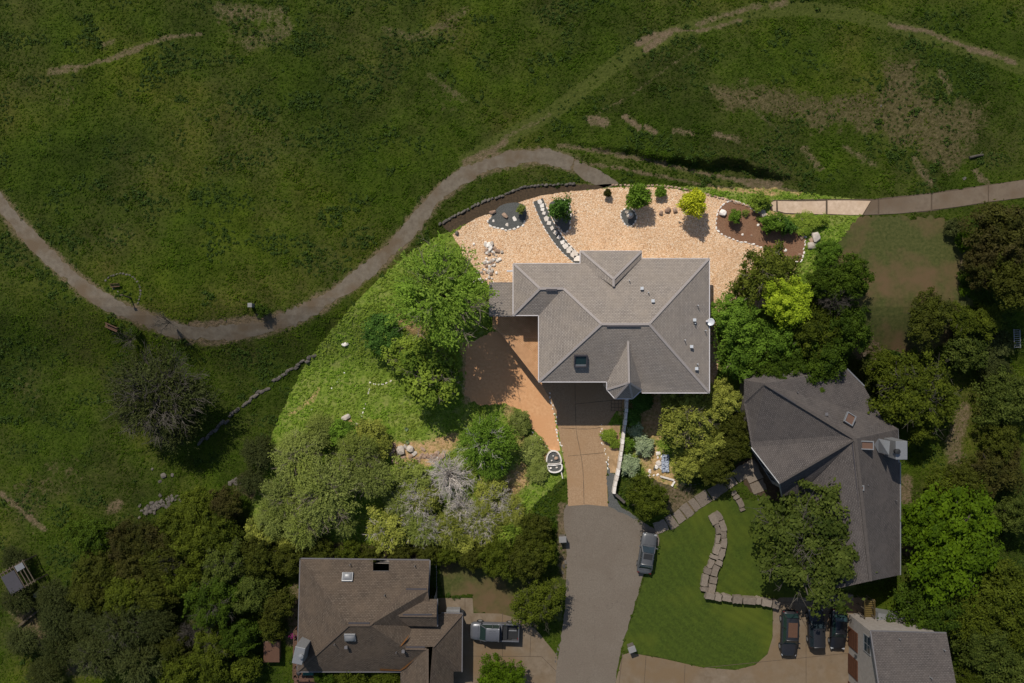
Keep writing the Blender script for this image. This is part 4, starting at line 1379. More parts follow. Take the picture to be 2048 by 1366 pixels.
for x, y, z, k in ((695.5, 1153, .85, .0), (700.5, 1274, 2.35, 1)):
    sg = 1 if k else -1
    tilt = Matrix.Rotation(math.atan(.45) * sg, 3, 'X')
    q = P(x, y, z)
    o = MB().box(q + Vector((0, 0, .1)), (1.25, 1.0, .26), mat=tilt).build("skylight", M['metal'], H2, bevel=.04)
    tmp = MB()
    n = 6
    vs = []
    for i in range(n + 1):
        for j in range(n + 1):
            u, v = i / n * 2 - 1, j / n * 2 - 1
            vs.append(q + tilt @ Vector((u * .55, v * .42, .24 + .16 * (1 - u ** 4) * (1 - v ** 4))))
    fs = [(i * (n + 1) + j, (i + 1) * (n + 1) + j, (i + 1) * (n + 1) + j + 1, i * (n + 1) + j + 1) for i in range(n) for j in range(n)]
    tmp.add(vs, fs).build("dome", M['dome'], o, smooth=True)
for px, py, z, k in ((830, 1131, .35, 'pipe'), (770, 1189, 1.7, 'pipe'), (701, 1128, .3, 'pipe'), (693, 1293, 1.9, 'box'), (807, 1301, 1.75, 'box'), (670, 1287, 1.9, 'pipe'), (793, 1303, 1.5, 'pipe')):
    vent(H2, px, py, z, k, M['gutter_dim'])
# leaf litter in the valleys
for pts in ([(819, 1268, 1.35), (799, 1293, 1.78), (803, 1292, 1.85), (813, 1280, 1.62)], [(760, 1337, .25), (800, 1340, .14), (826, 1320, .95), (834, 1312, 1.25), (812, 1336, .42), (800, 1342, .12), (760, 1341, .12)]):
    w = [P(x, y, z + .14) for x, y, z in pts]
    o = MB().add(w, [tuple(range(len(w)))]).build("leaf_litter", mat_noise("leaf_litter", (.09, .035, .008), (.15, .065, .018), 12, bdist=.05, bstr=.8), H2)
    tag(o, kind='stuff')
# metal chimney with shadow
q = P(606, 1301, 1.0)
ch = MB().box(P(605, 1300, 1.4) + Vector((0, 0, 0)), (1.15, 1.9, 3.0), math.radians(-12)).build("chimney", M['metal'], H2, bevel=.05)
MB().lathe(P(603, 1311, 2.9), [(.2, 0), (.2, .25), (.3, .27), (.3, .33), (.05, .4)], 12).build("flue", M['metal'], ch)
# deck with rail at its lower left, and small things on it
dd2 = thing("deck", "reddish timber deck with rail at the lower left corner of the brown house", "deck", P(600, 1345, LOW), worldparts=True)
for k in range(22):
    y = 1262 + k * 5.2
    a, b_ = P(588, y, -1.9), P(600 if k < 12 else 690, y, -1.9)
    MB().bar(a, b_, .26, .05).build("plank", M['redwood'], dd2)
for a, b_ in (((588, 1262), (586, 1358)), ((586, 1358), (680, 1358))):
    A, B = P(*a, -1), P(*b_, -1)
    MB().bar(A, B, .12, .06).build("rail", M['redwood'], dd2)
    n = int((B - A).length / 1.1)
    for i in range(n + 1):
        q = A + (B - A) * i / n
        MB().box((q.x, q.y, -1.9), (.1, .1, 1.8)).build("post", M['redwood'], dd2)
t = thing("storage_box", "teal plastic deck box on the reddish timber deck", "storage box", P(618, 1343, -1.85), worldparts=True)
q = P(618, 1343, -1.5)
MB().box(q, (1.15, .55, .6)).build("body", M['teal'], t, bevel=.03)
MB().box(q + Vector((0, 0, .33)), (1.22, .6, .07)).build("lid", M['teal'], t, bevel=.02)
t = thing("grill", "dark round kettle grill at the left end of the timber deck", "grill", P(598, 1346, -1.85), worldparts=True)
q = P(598, 1346, -1.0)
MB().lathe(q, [(.05, -.2), (.28, -.05), (.3, .1), (.2, .25), (.04, .3)], 14).build("kettle", M['plastic'], t, smooth=True)
for k in range(3):
    an = k * 2.1
    MB().tube([q + Vector((.1 * math.cos(an), .1 * math.sin(an), -.15)), q + Vector((.35 * math.cos(an), .35 * math.sin(an), -.85))], .02, 5).build("leg", M['metal'], t)
t = thing("flower_pot", "magenta flowers in a pot beside the deck rail", "potted flowers", P(586, 1272, LOW), worldparts=True)
q = P(586, 1272, -1.6)
MB().lathe(q, [(.16, -.4), (.22, 0), (.2, 0)], 10).build("pot", M['redwood'], t)
fl = MB()
for i in range(60):
    c_ = q + Vector((rs.gauss(0, .16), rs.gauss(0, .16), rs.uniform(.02, .3)))
    fl.box(c_, (.08, .08, .03), mat=Matrix.Rotation(rs.random() * 3, 3, Vector((rs.random(), rs.random(), rs.random())).normalized()))
fl.build("flowers", M['magenta'], t)
# hot tub cover
t = thing("hot_tub", "square brown hot tub cover with rounded corners under dark trees", "hot tub", P(546, 1300, LOW), worldparts=True)
q = P(546, 1300, LOW + .45)
MB().box(q, (1.75, 2.3, .9)).build("cabinet", M['oldwood'], t, bevel=.2)
MB().box(q + Vector((0, 0, .5)), (1.9, 2.45, .12)).build("cover", M['tan_panel'], t, bevel=.25)
# side entry screen and white bench by the drive
t = thing("air_conditioner", "pale metal unit behind the garage wing of the brown house", "air conditioner", P(908, 1222, LOW), worldparts=True)
MB().box(P(907, 1221, LOW + .5), (1.6, .5, 1.0)).build("casing", M['metal'], t, bevel=.03)
MB().lathe(P(925, 1222, LOW + .3), [(.2, 0), (.22, .3), (.1, .32)], 10).build("fan_guard", M['plastic'], t)
t = thing("fence", "thin grey wire rail along the right side of the brown house", "fence", P(873, 1120, LOW), worldparts=True)
pts = [P(x, y, LOW + 1.2) for x, y in ((872, 1118), (873, 1150), (873, 1180), (870, 1192), (862, 1197))]
MB().tube(pts, .03, 5).build("rail", M['gutter_dim'], t)
for q in pts:
    MB().tube([(q.x, q.y, LOW), (q.x, q.y, LOW + 1.22)], .035, 5).build("post", M['gutter_dim'], t)

# --- grey-roofed house on the right
H3 = thing("house", "big charcoal roofed house with gabled entrance right of the curving lawn", "house", (36, -16, LOW), worldparts=True)
V0 = (1710.5, 878, 4.5)
RN = (1530, 767, 3.9)
r1 = roof_mesh([
    [RN, (1558, 722, 1.0), (1693, 738, 1.0), (1728, 773, 1.0), (1765, 838, 1.0), V0],
    [(1488, 760, 1.4), (1488, 806, 1.2), (1503, 894, 1.2), V0, RN],
    [(1488, 760, 1.4), RN, (1558, 722, 1.0), (1500, 730, 1.0)],
    [V0, (1765, 838, 1.0), (1797, 858, 1.0), (1800, 925, 1.0), (1800, 1150, .9), (1741, 1162, 3.9)],
    [V0, (1741, 1162, 3.9), (1640, 1185, .9), (1600, 985, .9)]], M['roof_e'], H3)
GA, GB = (1559, 966, 3.0), (1564, 992, 1.1)
r2 = roof_mesh([[(1503, 894, 1.2), V0, GA], [GA, V0, (1600, 986, 1.1), GB]], M['roof_e'], H3)
caps([(RN, V0), (V0, (1741, 1162, 3.9)), ], M['cap_e'], r1, .34)
caps([(GA, V0)], M['cap_e'], r2, .2)
gutters([((1801, 925, 1.0), (1801, 1150, .9)), ((1694, 737, 1.0), (1729, 772, 1.0)), ((1796, 858, 1.0), (1798, 925, 1.0)), ((1503, 895, 1.2), (1559, 967, 3.0)), ((1559, 967, 3.0), (1564, 993, 1.1))], M['metal'], H3, .12)
caps([((1704, 884, 4.3), (1732, 1150, 3.6)), ((1545, 779, 4.0), (1694, 871, 4.35))], M['vent_dark'], r1, .1, "ridge_vent")
walls([(1500, 735), (1558, 724), (1690, 742), (1725, 776), (1763, 842), (1795, 862), (1797, 1145), (1741, 1158), (1650, 1175), (1604, 985), (1580, 965), (1508, 894), (1490, 800)], 1.0, LOW - .2, M['wall_dim'], H3)
fw = [P(1503, 894, 1.2), P(1559, 966, 3.0), P(1564, 992, 1.1)]
q0, q1 = fw[0] + Vector((.55, .3, 0)), fw[2] + Vector((.35, .6, 0))
MB().add([(q0.x, q0.y, LOW), (q1.x, q1.y, LOW), (q1.x, q1.y, 1.0), (fw[1].x + .35, fw[1].y + .45, 2.7), (q0.x, q0.y, 1.0)], [(0, 1, 2, 3, 4)]).build("front_wall", M['wall_dim'], H3)
for t_ in (.22, .5, .78):
    window(H3, (q0.x, q0.y), (q1.x, q1.y), t_, 1.3, LOW + .7, 1.7, M['metal'], M['glass'])


def amber(px, py, z, sx_, sy_, rz, tl):
    q = P(px, py, z)
    R = Matrix.Rotation(rz, 3, 'Z') @ Matrix.Rotation(tl, 3, 'X')
    f = MB()
    for dx, dy, a_, b_ in ((-sx_ / 2, 0, .1, sy_ + .1), (sx_ / 2, 0, .1, sy_ + .1), (0, -sy_ / 2, sx_ - .1, .1), (0, sy_ / 2, sx_ - .1, .1)):
        f.box(q + R @ Vector((dx, dy, .12)), (a_, b_, .26), mat=R)
    o = f.build("skylight", M['metal'], H3)
    MB().box(q + R @ Vector((0, 0, .1)), (sx_ - .1, sy_ - .1, .04), mat=R).build("pane", M['amber'], o)


amber(1698, 838.5, 3.5, 1.0, 1.15, math.radians(-32), -.35)
amber(1733.5, 890, 4.0, .85, 1.25, math.radians(-90), .35)
amber(1720.5, 975, 3.9, .45, .65, math.radians(-90), .35)
for px, py, z, k in ((1593, 784, 3.0, 'pipe'), (1651, 828, 3.6, 'box'), (1733, 969, 3.3, 'pipe'), (1790, 1000, 1.3, 'pipe')):
    vent(H3, px, py, z, k, M['gutter_dim'])
# chimney chase with saddle
ch = MB()
c_ = P(1772, 892, 3.3)
ch.box(P(1783, 895, 2.6), (1.25, 2.0, 4.2))
pts = [P(1747, 888, 2.6), P(1777, 876, 4.2), P(1777, 911, 4.2), P(1757, 905, 2.3), P(1756, 878, 2.6)]
cho = ch.build("chimney", M['metal'], H3, bevel=.03)
MB().add([P(1748, 889, 3.0), P(1757, 877, 3.6), P(1780, 882, 4.65), P(1778, 910, 4.65), P(1757, 905, 3.0)], [(0, 1, 2, 3, 4)][:1] + [(4, 3, 2, 1, 0)][:0]).build("saddle", M['metal'], cho)
MB().lathe(P(1791, 902, 4.6), [(.24, 0), (.24, .4), (.3, .42), (.3, .5), (.1, .55)], 14).build("flue", M['plastic'], cho)

# --- garage building, lower right
H4 = thing("garage_building", "two storey pale stucco garage with brown doors at the lower right corner", "garage", (40, -38, LOW), worldparts=True)
r1 = roof_mesh([[(1742, 1262, 3.6), (1893, 1266, 3.6), (1922, 1420, 5.6), (1766, 1420, 5.6)], [(1766, 1420, 5.6), (1922, 1420, 5.6), (1950, 1560, 3.6), (1786, 1560, 3.6)]], M['roof_e'], H4)
gutters([((1742, 1262, 3.6), (1893, 1266, 3.6)), ((1741, 1262, 3.6), (1765, 1420, 5.6))], M['gutter_dim'], H4, .12)
for px, py, z in ((1797, 1276, 3.7), (1886, 1298, 4.0), (1860, 1354, 4.8)):
    vent(H4, px, py, z, 'pipe', M['metal'])
wa = P(1745, 1266, 3.5)
xw = wa.x + .35
y0, y1 = wa.y - .3, wa.y - 16
xe = P(1890, 1300, 3.5).x - .5
wl = MB().add([(xw, y0, LOW - .2), (xw, y1, LOW - .2), (xw, y1, 3.5), (xw, y0 - 9, 5.4), (xw, y0, 3.5)], [(0, 1, 2, 3, 4)])
wl.build("wall", M['wall_dim'], H4)
MB().add([(xw, y0, LOW - .2), (xe, y0, LOW - .2), (xe, y0, 3.5), (xw, y0, 3.5)], [(3, 2, 1, 0)]).build("wall", M['wall_dim'], H4)
MB().add([(xe, y0, LOW - .2), (xe, y1, LOW - .2), (xe, y1, 3.5), (xe, y0 - 9, 5.4), (xe, y0, 3.5)], [(0, 1, 2, 3, 4)]).build("wall", M['wall_dim'], H4)
for py0, py1 in ((1252, 1290), (1306, 1345), (1362, 1400)):
    ya, yb = P(1697, py0, LOW).y, P(1697, py1, LOW).y
    dr = MB().box((xw - .03, (ya + yb) / 2, LOW + 1.15), (.1, abs(yb - ya), 2.3)).build("garage_door", M['brown_door'], H4)
    for k in range(4):
        MB().box((xw - .09, (ya + yb) / 2, LOW + .3 + k * .57), (.04, abs(yb - ya) - .15, .5)).build("panel", M['brown_door'], dr)
    lm = MB().lathe((xw - .22, yb - .3, LOW + 2.2), [(.06, -.2), (.12, 0), (.12, .15), (.03, .25)], 8).build("wall_lamp", M['plastic'], H4)
window(H4, (xw, y0 - .6), (xw, y0 - 3.4), .4, 1.9, .9, 1.5, M['metal'], M['glass'])
t = thing("terrace", "pale concrete terrace strip behind the garage building", "terrace", P(1800, 1245, LOW), worldparts=True)
MB().prism([(P(x, y, -1).x, P(x, y, -1).y) for x, y in ((1757, 1226), (1840, 1240), (1888, 1262), (1888, 1275), (1750, 1275))], LOW, -1.0).build("slab", M['metal'], t)
t = thing("wall_cap", "pale concrete wall beside the yellow timber stairs", "wall", P(1720, 1220, LOW), worldparts=True)
MB().prism([(P(x, y, LOW).x, P(x, y, LOW).y) for x, y in ((1706, 1226), (1726, 1228), (1733, 1252), (1710, 1252))], LOW, LOW + .6).build("slab", M['wall_dim'], t)
st = thing("stairs", "yellowish timber stairs between the garage building and the shaded terrace", "stairs", P(1740, 1225, LOW), worldparts=True)
for k in range(13):
    y = 1202 + k * 3.9
    z = -.6 - k * .16
    MB().bar(P(1730, y, z), P(1748, y, z), .24, .05).build("tread", M['yellowwood'], st)
for x in (1729, 1749):
    MB().bar(P(x, 1200, -.5), P(x + 1, 1252, -2.6), .07, .22).build("stringer", M['yellowwood'], st)
    MB().bar(P(x, 1200, .4), P(x + 1, 1252, -1.7), .06, .06).build("rail", M['yellowwood'], st)
    for k in range(4):
        q = P(x, 1202 + k * 16, .2 - k * .6)
        MB().box((q.x, q.y, q.z - .9), (.08, .08, 2.0)).build("post", M['oldwood'], st)

# ---------------------------------------------------------------- small street and field furniture
def mailbox(px, py, rz, label):
    g = G(px, py)
    t = thing("mailbox", label, "mailbox", g, rz)
    MB().box((0, 0, .55), (.75, .6, 1.1)).build("pillar", M['rock_dim'], t, bevel=.03)
    MB().box((0, 0, 1.14), (.88, .72, .1)).build("cap", M['whitebox'], t, bevel=.03)
    MB().box((0, -.3, .8), (.3, .12, .26)).build("letter_box", M['plastic'], t, bevel=.04)


mailbox(1124, 1074, .05, "square stone mailbox pillar on the left side of the road")
mailbox(1261, 1291, .35, "stone mailbox pillar at the corner of the curved lawn")
g = G(506, 611)
t = thing("utility_cabinet", "small white square cabinet beside a bush in the open field", "utility box", g)
MB().box((0, 0, .5), (.42, .42, 1.0)).build("cabinet", M['whitebox'], t, bevel=.02)
MB().box((0, 0, 1.03), (.48, .48, .06)).build("lid", M['whitebox'], t, bevel=.01)


def bench(px, py, rz, label, k_=1.0):
    t = thing("bench", label, "bench", G(px, py), rz)
    t.scale = (k_, k_, k_)
    for k in range(3):
        MB().box((0, -.14 + k * .16, .45), (1.5, .12, .05)).build("slat", M['redwood'], t)
    for k in range(2):
        MB().box((0, .32, .62 + k * .17), (1.5, .05, .12)).build("slat", M['redwood'], t)
    for s_ in (-.6, .6):
        for yy in (-.14, .28):
            MB().box((s_, yy, .22 if yy < 0 else .42), (.07, .07, .44 if yy < 0 else .84)).build("leg", M['oldwood'], t)


bench(227, 656, math.radians(-24), "reddish wooden bench by the grey tree below the path")
bench(233, 572, math.radians(5), "small reddish bench inside the half ring of stones", .7)
t = thing("post", "leaning dark trail post at the lower edge of the stone ring", "post", G(262, 596))
MB().tube([(0, 0, 0), (-.25, .25, 1.5)], [.09, .07], 8).build("pole", M['oldwood'], t)
MB().box((-.25, .25, 1.52), (.3, .12, .2)).build("cap", M['oldwood'], t)
t = thing("log", "grey fallen log near the dry patch at the far right", "log", G(1951, 313), math.radians(12))
MB().tube([(-.8, 0, .15), (0, .03, .17), (.8, 0, .13)], [.15, .14, .12], 8).build("trunk", M['twig_dim'], t)
MB().tube([(.3, 0, .15), (.7, .35, .3)], [.05, .03], 5).build("branch", M['twig_dim'], t)
t = thing("metal_frame", "pale blue metal ladder-like frame standing among bushes at the right edge", "metal frame", G(2027, 677), math.radians(2))
for x in (-.35, .35):
    MB().box((x, 0, .6), (.07, 2.2, .07)).build("rail", M['metal'], t)
    for y in (-1.05, 1.05):
        MB().box((x, y, .3), (.06, .06, .6)).build("leg", M['metal'], t)
for k in range(9):
    MB().box((0, -1.0 + k * .25, .6), (.63, .06, .05)).build("rung", M['metal'], t)
t = thing("shed_frame", "collapsed open timber shed frame in the lower left woods", "shed", P(62, 1142, LOW), math.radians(30))
for x, y in ((-1.5, -1.3), (1.5, -1.3), (1.5, 1.3), (-1.5, 1.3)):
    MB().box((x, y, 1.1), (.14, .14, 2.2)).build("post", M['oldwood'], t)
for y in (-1.3, 1.3):
    MB().box((0, y, 2.25), (3.3, .12, .14)).build("beam", M['oldwood'], t)
for k in range(8):
    MB().box((-1.5 + k * .43, 0, 2.37), (.09, 3.0, .09)).build("rafter", M['oldwood'], t)
MB().box((-.7, -.2, 2.46), (1.7, 2.3, .05)).build("panel", M['vent_dark'], t)
MB().box((.9, .9, 2.46), (1.0, .7, .04)).build("panel", M['metal'], t)
t = thing("propane_tank", "white capsule shaped tank beside the collapsed shed frame", "tank", P(87, 1181, LOW), math.radians(35))
MB().tube([(-.95, 0, .5), (-.85, 0, .5), (-.6, 0, .5), (.6, 0, .5), (.85, 0, .5), (.95, 0, .5)], [.08, .26, .34, .34, .26, .08], 14).build("shell", M['whitebox'], t, smooth=True)
for x in (-.5, .5):
    MB().box((x, 0, .12), (.1, .5, .24)).build("foot", M['oldwood'], t)
t = thing("timber_beam", "long weathered beam lying in the lower left woods", "timber", P(60, 1235, LOW), math.radians(38), worldparts=False)
MB().box((0, 0, .3), (3.4, .18, .18)).build("beam", M['oldwood'], t)
MB().box((.3, .5, .25), (2.2, .12, .12)).build("beam", M['oldwood'], t)
t = thing("garden_lounger", "folded dark lounge chair on the soil above the charcoal roof", "chair", P(1738, 712, LOW), math.radians(-15))
MB().box((0, 0, .35), (1.6, .6, .06)).build("seat", M['oldwood'], t)
MB().box((-.9, 0, .6), (.06, .6, .6), mat=Matrix.Rotation(.4, 3, 'Y')).build("backrest", M['oldwood'], t)
for x in (-.7, .7):
    for y in (-.25, .25):
        MB().box((x, y, .17), (.06, .06, .34)).build("leg", M['oldwood'], t)
# rubbish of blue-white tarps by the olive tree
t = thing("tarp", "crumpled white and blue tarp beside the bumpy olive tree", "tarp", P(1330, 930, LOW), worldparts=True)
vs = []
q = P(1330, 927, LOW)
for i in range(9):
    for j in range(17):
        vs.append((q.x - .45 + i * .11 + rs.gauss(0, .03), q.y - 1.0 + j * .13 + rs.gauss(0, .03), LOW + .12 + abs(rs.gauss(0, .12))))
MB().add(vs, [(i * 17 + j, (i + 1) * 17 + j, (i + 1) * 17 + j + 1, i * 17 + j + 1) for i in range(8) for j in range(16)]).build("sheet", mat_flat("tarp", (.35, .38, .44), .5), t)
# chair on front walk near drive etc: concrete pavers by the garage
pv = sheet("paver_pad", [(1222, 800), (1244, 800), (1244, 822), (1222, 822)], 6, M['joint'])
for i in range(3):
    for j in range(3):
        x, y = 1223 + i * 7, 801 + j * 7
        slab([(x, y), (x + 6.2, y), (x + 6.2, y + 6.2), (x, y + 6.2)], M['drive'], pv, .03, "paver", .02)

# ---------------------------------------------------------------- vehicles
def loft(secs, closed_ends=True):
    """secs: list of cross sections (lists of points, equal length, open arcs from left sill to right sill)"""
    mb = MB()
    n = len(secs[0])
    for s_ in secs:
        mb.v += [tuple(p_) for p_ in s_]
    for i in range(len(secs) - 1):
        for k in range(n - 1):
            mb.f.append((i * n + k, i * n + k + 1, (i + 1) * n + k + 1, (i + 1) * n + k))
    if closed_ends:
        mb.f.append(tuple(range(n)))
        mb.f.append(tuple((len(secs) - 1) * n + k for k in range(n))[::-1])
    return mb


def section(x, w, zt, zb=.28, cam_=.05, sh=.72):
    """body section at station x: half width w, deck height zt"""
    zs = zb + (zt - zb) * sh
    return [(x, -w * .93, zb), (x, -w, zb + (zs - zb) * .5), (x, -w * .985, zs), (x, -w * .90, zt - .02), (x, -w * .5, zt + cam_ * .6), (x, 0, zt + cam_),
            (x, w * .5, zt + cam_ * .6), (x, w * .90, zt - .02), (x, w * .985, zs), (x, w, zb + (zs - zb) * .5), (x, w * .93, zb)]


def interp(tab, x):
    return float(np.interp(x, [a for a, _ in tab], [b_ for _, b_ in tab]))


def vehicle(name, label, cat, px, py, rz, L_, W, paint, kind='sedan', sunroof=None, group=None, glass='glass'):
    t = thing(name, label, cat, G(px, py), rz, group)
    hl, hw = L_ / 2, W / 2
    truck = kind == 'pickup'
    zt = {'sedan': .92, 'suv': 1.05, 'pickup': 1.12}[kind]
    wt = [(-1, .62), (-.985, .76), (-.95, .88), (-.85, .96), (-.6, 1.0), (.5, 1.0), (.8, .965), (.92, .88), (.975, .74), (1, .55)]
    if truck:
        wt = [(-1, .93), (-.97, .98), (-.8, 1), (.75, 1), (.9, .95), (.97, .84), (1, .7)]
    ht = {'sedan': [(-1, .78), (-.93, .92), (-.6, 1.02), (.3, 1.0), (.7, .90), (.93, .78), (1, .62)], 'suv': [(-1, .8), (-.95, 1.0), (.4, 1.0), (.75, .95), (.95, .82), (1, .65)],
          'pickup': [(-1, .95), (.3, 1.0), (.8, .98), (.95, .9), (1, .75)]}[kind]
    st = [-1, -.985, -.95, -.9, -.82, -.7, -.5, -.3, -.1, .1, .3, .5, .62, .74, .84, .9, .95, .975, 1]
    cab0 = -.13 if truck else None
    if truck:
        body = loft([section(s_ * hl, hw * interp(wt, s_), zt * interp(ht, s_)) for s_ in st if s_ >= -.3])
        body.v = body.v
        bo = body.build("body", M[paint], t, smooth=True)
        # bed walls, floor and tailgate
        x0, x1 = -hl, -.24 * hl
        MB().box(((x0 + x1) / 2, hw - .06, .78), (x1 - x0, .12, .72)).build("bed_side", M[paint], t, bevel=.03)
        MB().box(((x0 + x1) / 2, -hw + .06, .78), (x1 - x0, .12, .72)).build("bed_side", M[paint], t, bevel=.03)
        MB().box((x0 + .05, 0, .78), (.1, W - .26, .70)).build("tailgate", M[paint], t, bevel=.02)
        MB().box(((x0 + x1) / 2, 0, .58), (x1 - x0 - .1, W - .25, .08)).build("bed_floor", M['plastic'], t)
        MB().box(((x0 + x1) / 2 + .55, 0, .75), (.5, W - .4, .35)).build("tool_box", M['plastic'], t, bevel=.03)
        MB().box((x0 + .75, -.15, .66), (.9, .12, .08)).build("tow_bar", M['metal'], t)
    else:
        loft([section(s_ * hl, hw * interp(wt, s_), zt * interp(ht, s_)) for s_ in st]).build("body", M[paint], t, smooth=True)
    # greenhouse: glass shell then painted roof panel
    if kind == 'sedan':
        g0, g1, r0, r1_, zr = -.78, .40, -.48, .10, 1.42
    elif kind == 'suv':
        g0, g1, r0, r1_, zr = -.93, .46, -.80, .16, 1.72
    else:
        g0, g1, r0, r1_, zr = -.21, .64, -.17, .36, 1.85
    zb = zt * .93
    cs = []
    for s_, f in ((g0, 0), ((g0 + r0) / 2, .55), (r0, .97), (r0 + .05, 1), ((r0 + r1_) / 2, 1.02), (r1_ - .04, 1), (r1_, .97), ((g1 + r1_) / 2, .52), (g1, 0)):
        wb, wtp = hw * .90, hw * .72
        w_ = wb + (wtp - wb) * f
        z_ = zb + (zr - zb) * f
        m_ = z_ * .0 + zb + (z_ - zb) * .93
        cs.append([(s_ * hl, -wb, zb - .02), (s_ * hl, -w_ - .02, m_), (s_ * hl, -w_ * .8, z_), (s_ * hl, 0, z_ + .03 * f), (s_ * hl, w_ * .8, z_), (s_ * hl, w_ + .02, m_), (s_ * hl, wb, zb - .02)])
    loft(cs).build("windows", M[glass], t, smooth=False)
    rsx = [r0 - .02, r0 + .03, (r0 + r1_) / 2, r1_ - .03, r1_ + .01]
    wr = hw * .74
    rp = loft([[(s_ * hl, -wr * (1 if 0 < i < 4 else .95), zr - .05), (s_ * hl, -wr * .84, zr + .025), (s_ * hl, 0, zr + .06), (s_ * hl, wr * .84, zr + .025), (s_ * hl, wr * (1 if 0 < i < 4 else .95), zr - .05)] for i, s_ in enumerate(rsx)])
    ro = rp.build("roof", M[paint], t, smooth=True)
    for s2 in (-1, 1):
        MB().bar((r1_ * hl, s2 * hw * .72, zr - .02), (g1 * hl, s2 * hw * .88, zb), .09, .05).build("pillar", M[paint], t)
        MB().bar((r0 * hl, s2 * hw * .72, zr - .02), (g0 * hl, s2 * hw * .88, zb), .12, .05).build("pillar", M[paint], t)
        MB().bar(((r0 + r1_) / 2 * hl, s2 * hw * .745, zr - .04), ((r0 + r1_) / 2 * hl, s2 * hw * .915, zb), .05, .09).build("pillar", M[paint], t)
    if truck:
        for k in range(5):
            MB().box(((r0 + r1_) / 2 * hl, -.45 + k * .225, zr + .055), (.8, .05, .03)).build("roof_rib", M[paint], ro)
    if sunroof:
        MB().box((((r0 + r1_) / 2 + .12 * (sunroof[1])) * hl, 0, zr + .055), (sunroof[2], hw * 1.1, .03)).build("sunroof", M[sunroof[0]], ro, bevel=.02)
    wx = (hl * .62, -hl * .60)
    wrd = .34 if kind == 'sedan' else .40
    for x in wx:
        for s2 in (-1, 1):
            w = MB().tube([(x, s2 * (hw - .21), wrd), (x, s2 * (hw + (.05 if truck else .0)), wrd)], wrd, 18).build("wheel", M['tyre'], t)
            MB().tube([(x, s2 * (hw - .1), wrd), (x, s2 * (hw + (.06 if truck else .01)), wrd)], wrd * .6, 12).build("rim", M['metal'], w)
    for s2 in (-1, 1):
        MB().box(((g1 - .08) * hl, s2 * (hw + .09), zt + .04), (.12, .22, .14)).build("mirror", M[paint if not truck else 'plastic'], t, bevel=.03)
        MB().box((hl * .925, s2 * hw * .70, zt * .72), (.22, .34, .12), -s2 * .35).build("headlight", M['lamp_white'], t, bevel=.03)
        MB().box((-hl * .965, s2 * hw * .72, zt * .80), (.12, .30, .12), s2 * .2).build("tail_light", M['lamp_red'], t, bevel=.02)
    # shut lines between bonnet, doors and boot
    sl_ = MB()
    for s_ in (g1 + .04, g0 - .03) if not truck else (g1 + .04,):
        w_ = hw * interp(wt, s_) * .84
        z_ = zt * interp(ht, s_) + .035
        sl_.box((s_ * hl, 0, z_ - .004), (.02, w_ * 2 * .9, .03))
    sl_.build("shut_line", M['plastic'], t)
    return t


vehicle("parked_car", "silver sedan with open sunroof parked on the right edge of the road", "car", 1292, 1103, math.radians(90 - 9), 4.75, 1.85, 'car_silver', 'sedan', ('plastic', .9, .65))
vehicle("parked_pickup", "blue grey pickup truck parked on the tan driveway", "pickup truck", 990, 1258, math.radians(178), 5.7, 2.05, 'car_grey', 'pickup', glass='glass_green')
vehicle("parked_car", "dark vehicle with brown roof panel, first beside the curved lawn", "car", 1574, 1262, math.radians(-92), 5.3, 1.95, 'car_char', 'suv', ('tan_panel', .2, 1.7), glass='glass_teal')
vehicle("parked_car", "plain charcoal car in tree shade between two other dark cars", "car", 1627, 1252, math.radians(91), 4.5, 1.88, 'car_char', 'suv')
vehicle("parked_car", "black car with teal windscreen, nearest the garage doors", "car", 1672, 1254, math.radians(-93), 4.75, 1.86, 'car_black', 'sedan', glass='glass_teal')

# ---------------------------------------------------------------- plants
rng = np.random.default_rng(5)


def leaf_mesh(name, c, nrm, L, W, tint, tang=None):
    n = len(c)
    if tang is None:
        tang = rng.normal(size=(n, 3))
    tang = tang - nrm * np.sum(tang * nrm, 1, keepdims=True)
    tang /= np.linalg.norm(tang, axis=1, keepdims=True) + 1e-9
    bt = np.cross(nrm, tang)
    L = L[:, None] / 2
    W = W[:, None] / 2
    v = np.stack([c - tang * L, c + bt * W + tang * L * .15, c + tang * L, c - bt * W + tang * L * .15], 1).reshape(-1, 3)
    me = bpy.data.meshes.new(name)
    me.vertices.add(4 * n)
    me.vertices.foreach_set("co", v.ravel())
    me.loops.add(4 * n)
    me.loops.foreach_set("vertex_index", np.arange(4 * n))
    me.polygons.add(n)
    me.polygons.foreach_set("loop_start", np.arange(n) * 4)
    me.polygons.foreach_set("loop_total", np.full(n, 4))
    a = me.attributes.new("tint", 'FLOAT', 'POINT')
    a.data.foreach_set("value", np.repeat(np.clip(tint, 0, 1), 4).astype(np.float32))
    me.materials.append(None)
    me.update()
    return me


def unit(n):
    v = rng.normal(size=(n, 3))
    return v / np.linalg.norm(v, axis=1, keepdims=True)


